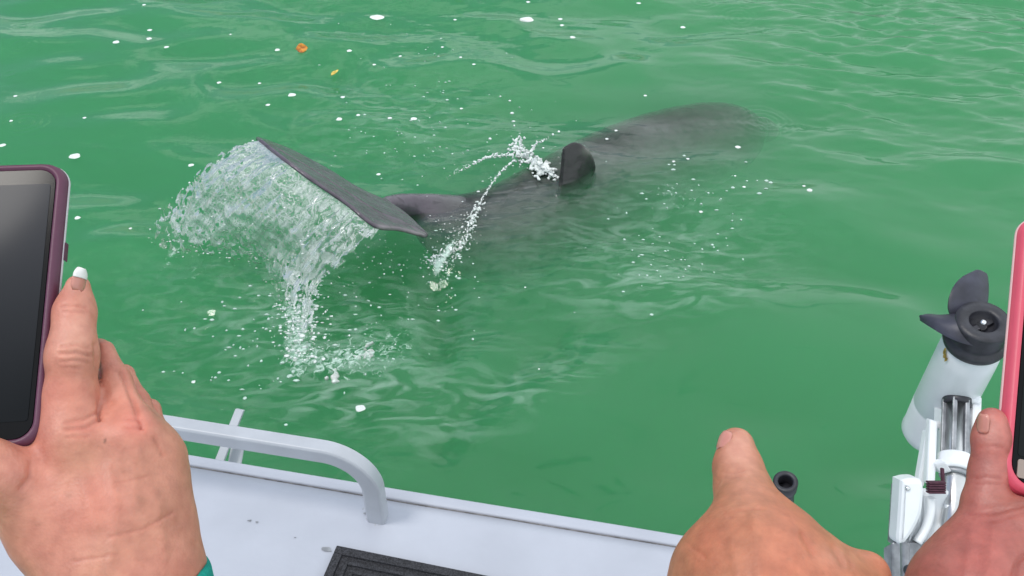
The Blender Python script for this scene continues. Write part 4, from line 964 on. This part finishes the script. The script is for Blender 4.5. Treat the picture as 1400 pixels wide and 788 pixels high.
# left: right hand seen from its back, index finger up along the phone
d = .40
left = hand('person', [
    # index
    (106, 392, d + .012, 102, 424, d + .008, 16.5, 25, .004), (102, 424, d + .008, 99, 488, d, 25, 31.5, .005), (99, 488, d, 97, 545, d, 31.5, 32, .005), (97, 545, d, 102, 605, d - .002, 32, 40, .006),
    # middle, ring, little, further round the phone's back
    (143, 480, d + .024, 156, 520, d + .016, 14, 19.5, .002), (156, 520, d + .016, 184, 600, d + .003, 19.5, 31, .004), (136, 478, d + .030, 96, 486, d + .045, 15, 15, .004),
    (172, 512, d + .034, 188, 550, d + .026, 11, 16, .002), (188, 550, d + .026, 218, 622, d + .010, 16, 27, .004), (168, 512, d + .036, 120, 520, d + .05, 12, 14, .004),
    (205, 560, d + .040, 226, 640, d + .018, 12, 26, .005), (205, 560, d + .040, 160, 560, d + .055, 12, 13, .004),
    # thumb across the phone's lower corner
    (-52, 612, d - .026, -22, 630, d - .024, 22, 29, .005), (-22, 630, d - .024, 6, 650, d - .020, 29, 34, .005), (6, 650, d - .020, 62, 722, d - .006, 34, 46, .010),
    # back of the hand
    (104, 605, d - .002, 128, 700, d, 42, 62, .012), (184, 604, d + .004, 180, 700, d + .004, 38, 66, .012), (212, 628, d + .010, 202, 715, d + .010, 30, 55, .012),
    (128, 700, d, 162, 800, d - .002, 62, 80, .012), (180, 700, d + .004, 192, 800, d + .004, 68, 78, .012), (70, 706, d - .004, 150, 800, d - .002, 50, 76, .014),
    (168, 800, d - .002, 160, 960, d - .01, 84, 96, .012), (192, 800, d + .004, 205, 960, d + .0, 76, 92, .012), (180, 960, d - .005, 180, 1200, d - .06, 100, 125, .012)],
    .00105, .008, (.58, .235, .165),
    [(112, 588, 24, 14, RED, .42), (186, 580, 15, 14, RED, .42), (100, 452, 22, 40, PALE, .28), (140, 520, 10, 45, RED, .22), (195, 685, 10, 8, BROWN, .38), (93, 678, 4, 4, BROWN, .4), (144, 603, 2.6, 2.6, (.12, .05, .03), .8),
     (55, 716, 8, 5, BROWN, .25), (135, 610, 2, 2, BROWN, .4), (20, 650, 25, 30, (.66, .28, .22), .35), (104, 392, 15, 14, (.76, .40, .32), .4), (60, 600, 16, 60, RED, .18), (120, 745, 60, 30, (.60, .28, .19), .3)],
    [([(84, 474), (104, 472), (122, 476)], 2.4, .0006), ([(82, 484), (104, 482), (126, 487)], 2.8, .0010), ([(84, 494), (104, 493), (126, 497)], 2.2, .0006), ([(86, 503), (110, 503)], 2, .0004), ([(84, 420), (102, 418), (118, 421)], 2, .0005), ([(86, 426), (118, 427)], 1.8, .0004),
     ([(90, 578), (116, 574), (136, 562)], 2.4, .0008), ([(88, 588), (116, 586), (138, 574)], 2.6, .0008), ([(92, 598), (120, 597)], 2.2, .0005), ([(136, 572), (137, 548), (133, 505), (131, 472)], 3.0, .0026), ([(194, 585), (182, 545), (166, 510)], 3.6, .0016), ([(172, 572), (192, 574)], 2.2, .0006), ([(172, 584), (196, 586)], 2.2, .0006),
     ([(150, 735), (200, 722), (236, 700)], 2.4, .0005), ([(160, 660), (200, 652)], 2, .0003), ([(212, 600), (222, 622)], 3, .0006), ([(28, 668), (42, 652), (42, 634)], 3.5, .0009), ([(100, 768), (160, 758)], 2.2, .0004)],
    [([(150, 640), (160, 700), (150, 780)], 7, .0006), ([(190, 620), (215, 690), (225, 760)], 7, .0006), ([(104, 620), (130, 720)], 9, .0007), ([(186, 610), (185, 690)], 8, .0007)],
    label='person\'s hand with white tipped nail holding the purple phone at left')
nail(left, P(111, 383, d + .001), P(114, 366, d + .012) - P(108, 396, d + .010), P(124, 384, d + .010) - P(100, 380, d), .0095, .0078, M['nail'], M['nailwhite'], .42)
# teal cuff
def cuff(pts, rads, mat, parent, name='cuff', tilt=(0, 0, 0)):
    n = 48; v = []; f = []; m = len(pts)
    for i, (p, r_) in enumerate(zip(pts, rads)):
        for k in range(n):
            a = 2 * math.pi * k / n; x = RT * math.cos(a) * r_[0]; z = FW * math.sin(a) * r_[1]
            w_ = .0006 * math.sin(9 * a + i); v.append(np.array(p) + x + z + UP * (tilt[0] * math.cos(a) + tilt[1] * math.sin(a) + w_))
    for i in range(m - 1):
        for k in range(n): f.append((i * n + k, i * n + (k + 1) % n, (i + 1) * n + (k + 1) % n, (i + 1) * n + k))
    o = obj(name, v, f, mat, parent); q_ = o.modifiers.new('thick', 'SOLIDIFY'); q_.thickness = .003; return o
cf = d / F_
cuff([P(184, 797, d), P(184, 800, d), P(183, 840, d), P(182, 1230, d - .06)], [(88 * cf, .0275), (92 * cf, .030), (99 * cf, .036), (150 * cf, .048)], M['teal'], left, 'sleeve', (.0032, .0036))

# centre: fist seen from behind with the index finger pointing away over the water
d = .385
mid = hand('person', [
    (1007, 611, d + .050, 1010, 640, d + .042, 26, 32, .005), (1010, 640, d + .042, 1016, 672, d + .030, 32.5, 36, .005), (1016, 672, d + .030, 1026, 700, d + .018, 37, 39.5, .006), (1026, 700, d + .018, 1032, 765, d, 39, 58, .008),
    # back and knuckles of the fist
    (1030, 765, d, 1040, 830, d - .01, 82, 96, .014), (1084, 758, d + .006, 1095, 830, d - .004, 46, 80, .016), (1130, 788, d + .008, 1140, 840, d, 42, 66, .014), (1185, 784, d + .008, 1176, 830, d, 30, 46, .010),
    (962, 778, d + .008, 968, 850, d, 40, 60, .014),
    # curled fingers under the fist
    (1084, 775, d + .012, 1092, 800, d + .040, 40, 34, .006), (1092, 800, d + .040, 1084, 850, d + .045, 34, 30, .005), (1084, 850, d + .045, 1070, 868, d + .022, 30, 26, .005),
    (1132, 798, d + .014, 1142, 820, d + .036, 34, 30, .006), (1142, 820, d + .036, 1134, 862, d + .040, 30, 27, .005), (1134, 862, d + .040, 1122, 876, d + .018, 27, 24, .005),
    (1182, 800, d + .012, 1186, 826, d + .030, 28, 26, .005), (1186, 826, d + .030, 1174, 864, d + .034, 26, 24, .005),
    # thumb folded at the left under the index
    (956, 800, d + .006, 962, 822, d + .034, 36, 32, .008), (962, 822, d + .034, 1010, 840, d + .050, 32, 27, .006), (1010, 840, d + .050, 1050, 848, d + .054, 27, 22, .006),
    # wrist and forearm
    (1040, 830, d - .01, 1070, 960, d - .03, 105, 98, .014), (1110, 840, d - .005, 1085, 960, d - .03, 86, 90, .014), (1080, 960, d - .03, 1120, 1200, d - .09, 104, 130, .014)],
    .00105, .008, (.50, .175, .095),
    [(1007, 610, 26, 34, (.72, .38, .29), .65), (1012, 665, 34, 36, (.66, .33, .24), .55), (990, 655, 12, 18, RED, .12), (1060, 750, 60, 40, (.60, .24, .15), .35), (1098, 763, 2.4, 2.4, BROWN, .6), (1079, 766, 2.4, 2, BROWN, .5), (998, 708, 2.2, 2.2, BROWN, .4), (930, 758, 3, 3, BROWN, .4),
     (1150, 760, 30, 18, (.72, .36, .26), .35), (1000, 740, 4, 4, BROWN, .15), (1040, 735, 3, 3, BROWN, .18)],
    [([(985, 645), (1005, 648), (1018, 644)], 1.8, .0004), ([(984, 652), (1000, 655), (1016, 652)], 1.8, .0004), ([(976, 650), (984, 658), (980, 668)], 2.4, .0008), ([(992, 602), (1000, 592), (1008, 588)], 1.4, .0004), ([(1000, 700), (1040, 696)], 2.6, .0005), ([(985, 690), (1000, 708)], 3, .0005),
     ([(940, 742), (965, 762)], 3, .0006), ([(1096, 732), (1112, 756)], 5, .0007), ([(1140, 745), (1152, 770)], 5, .0007), ([(1160, 752), (1164, 775)], 4, .0005)],
    [([(1030, 710), (1040, 790)], 10, .0008), ([(1090, 730), (1075, 790)], 9, .0006), ([(1000, 740), (1010, 790)], 8, .0005)],
    label='person\'s bare hand pointing an index finger at the dolphin')
nail(mid, P(988.5, 601, d + .0447), P(995, 584, d + .053) - P(986, 616, d + .046), P(1000, 606, d + .038) - P(980, 600, d + .047), .0095, .0075, M['nail'])

# right: hand holding the pink phone, its shade set into a darker skin tone
d = .41
def dark(col, px, py): return col
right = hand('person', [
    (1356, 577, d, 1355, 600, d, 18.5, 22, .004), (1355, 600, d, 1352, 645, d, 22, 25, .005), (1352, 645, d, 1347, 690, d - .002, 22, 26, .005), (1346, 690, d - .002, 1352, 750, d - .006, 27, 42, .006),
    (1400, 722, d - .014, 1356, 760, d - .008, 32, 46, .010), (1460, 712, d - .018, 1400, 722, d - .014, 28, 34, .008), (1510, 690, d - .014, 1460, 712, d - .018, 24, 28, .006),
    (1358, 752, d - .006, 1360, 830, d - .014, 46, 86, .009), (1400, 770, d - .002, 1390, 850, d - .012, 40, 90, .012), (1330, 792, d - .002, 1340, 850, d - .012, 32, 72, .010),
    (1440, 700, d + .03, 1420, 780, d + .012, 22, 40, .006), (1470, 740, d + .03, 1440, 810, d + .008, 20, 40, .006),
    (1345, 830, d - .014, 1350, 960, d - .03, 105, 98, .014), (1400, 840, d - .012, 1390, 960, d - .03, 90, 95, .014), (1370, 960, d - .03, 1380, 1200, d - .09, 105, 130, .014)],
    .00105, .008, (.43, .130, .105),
    [(1354, 590, 20, 26, (.66, .34, .28), .55), (1352, 650, 18, 30, (.60, .30, .25), .35), (1300, 760, 20, 30, (.48, .19, .15), .3), (1395, 775, 20, 14, (.26, .10, .08), .25)],  # last spot paints the shaded gap at lower right
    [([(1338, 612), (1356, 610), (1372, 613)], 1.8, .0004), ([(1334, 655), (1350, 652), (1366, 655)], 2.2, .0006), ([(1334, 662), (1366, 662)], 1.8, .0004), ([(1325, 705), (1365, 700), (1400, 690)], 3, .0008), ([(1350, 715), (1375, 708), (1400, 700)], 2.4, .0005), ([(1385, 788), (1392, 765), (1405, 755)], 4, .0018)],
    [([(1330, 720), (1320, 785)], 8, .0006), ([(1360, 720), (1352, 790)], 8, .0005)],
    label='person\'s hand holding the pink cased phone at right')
nail(right, P(1342, 579, d - .0042), P(1348, 562, d) - P(1345, 596, d), P(1358, 580, d - .0075) - P(1338, 580, d), .0085, .0062, M['nail'])
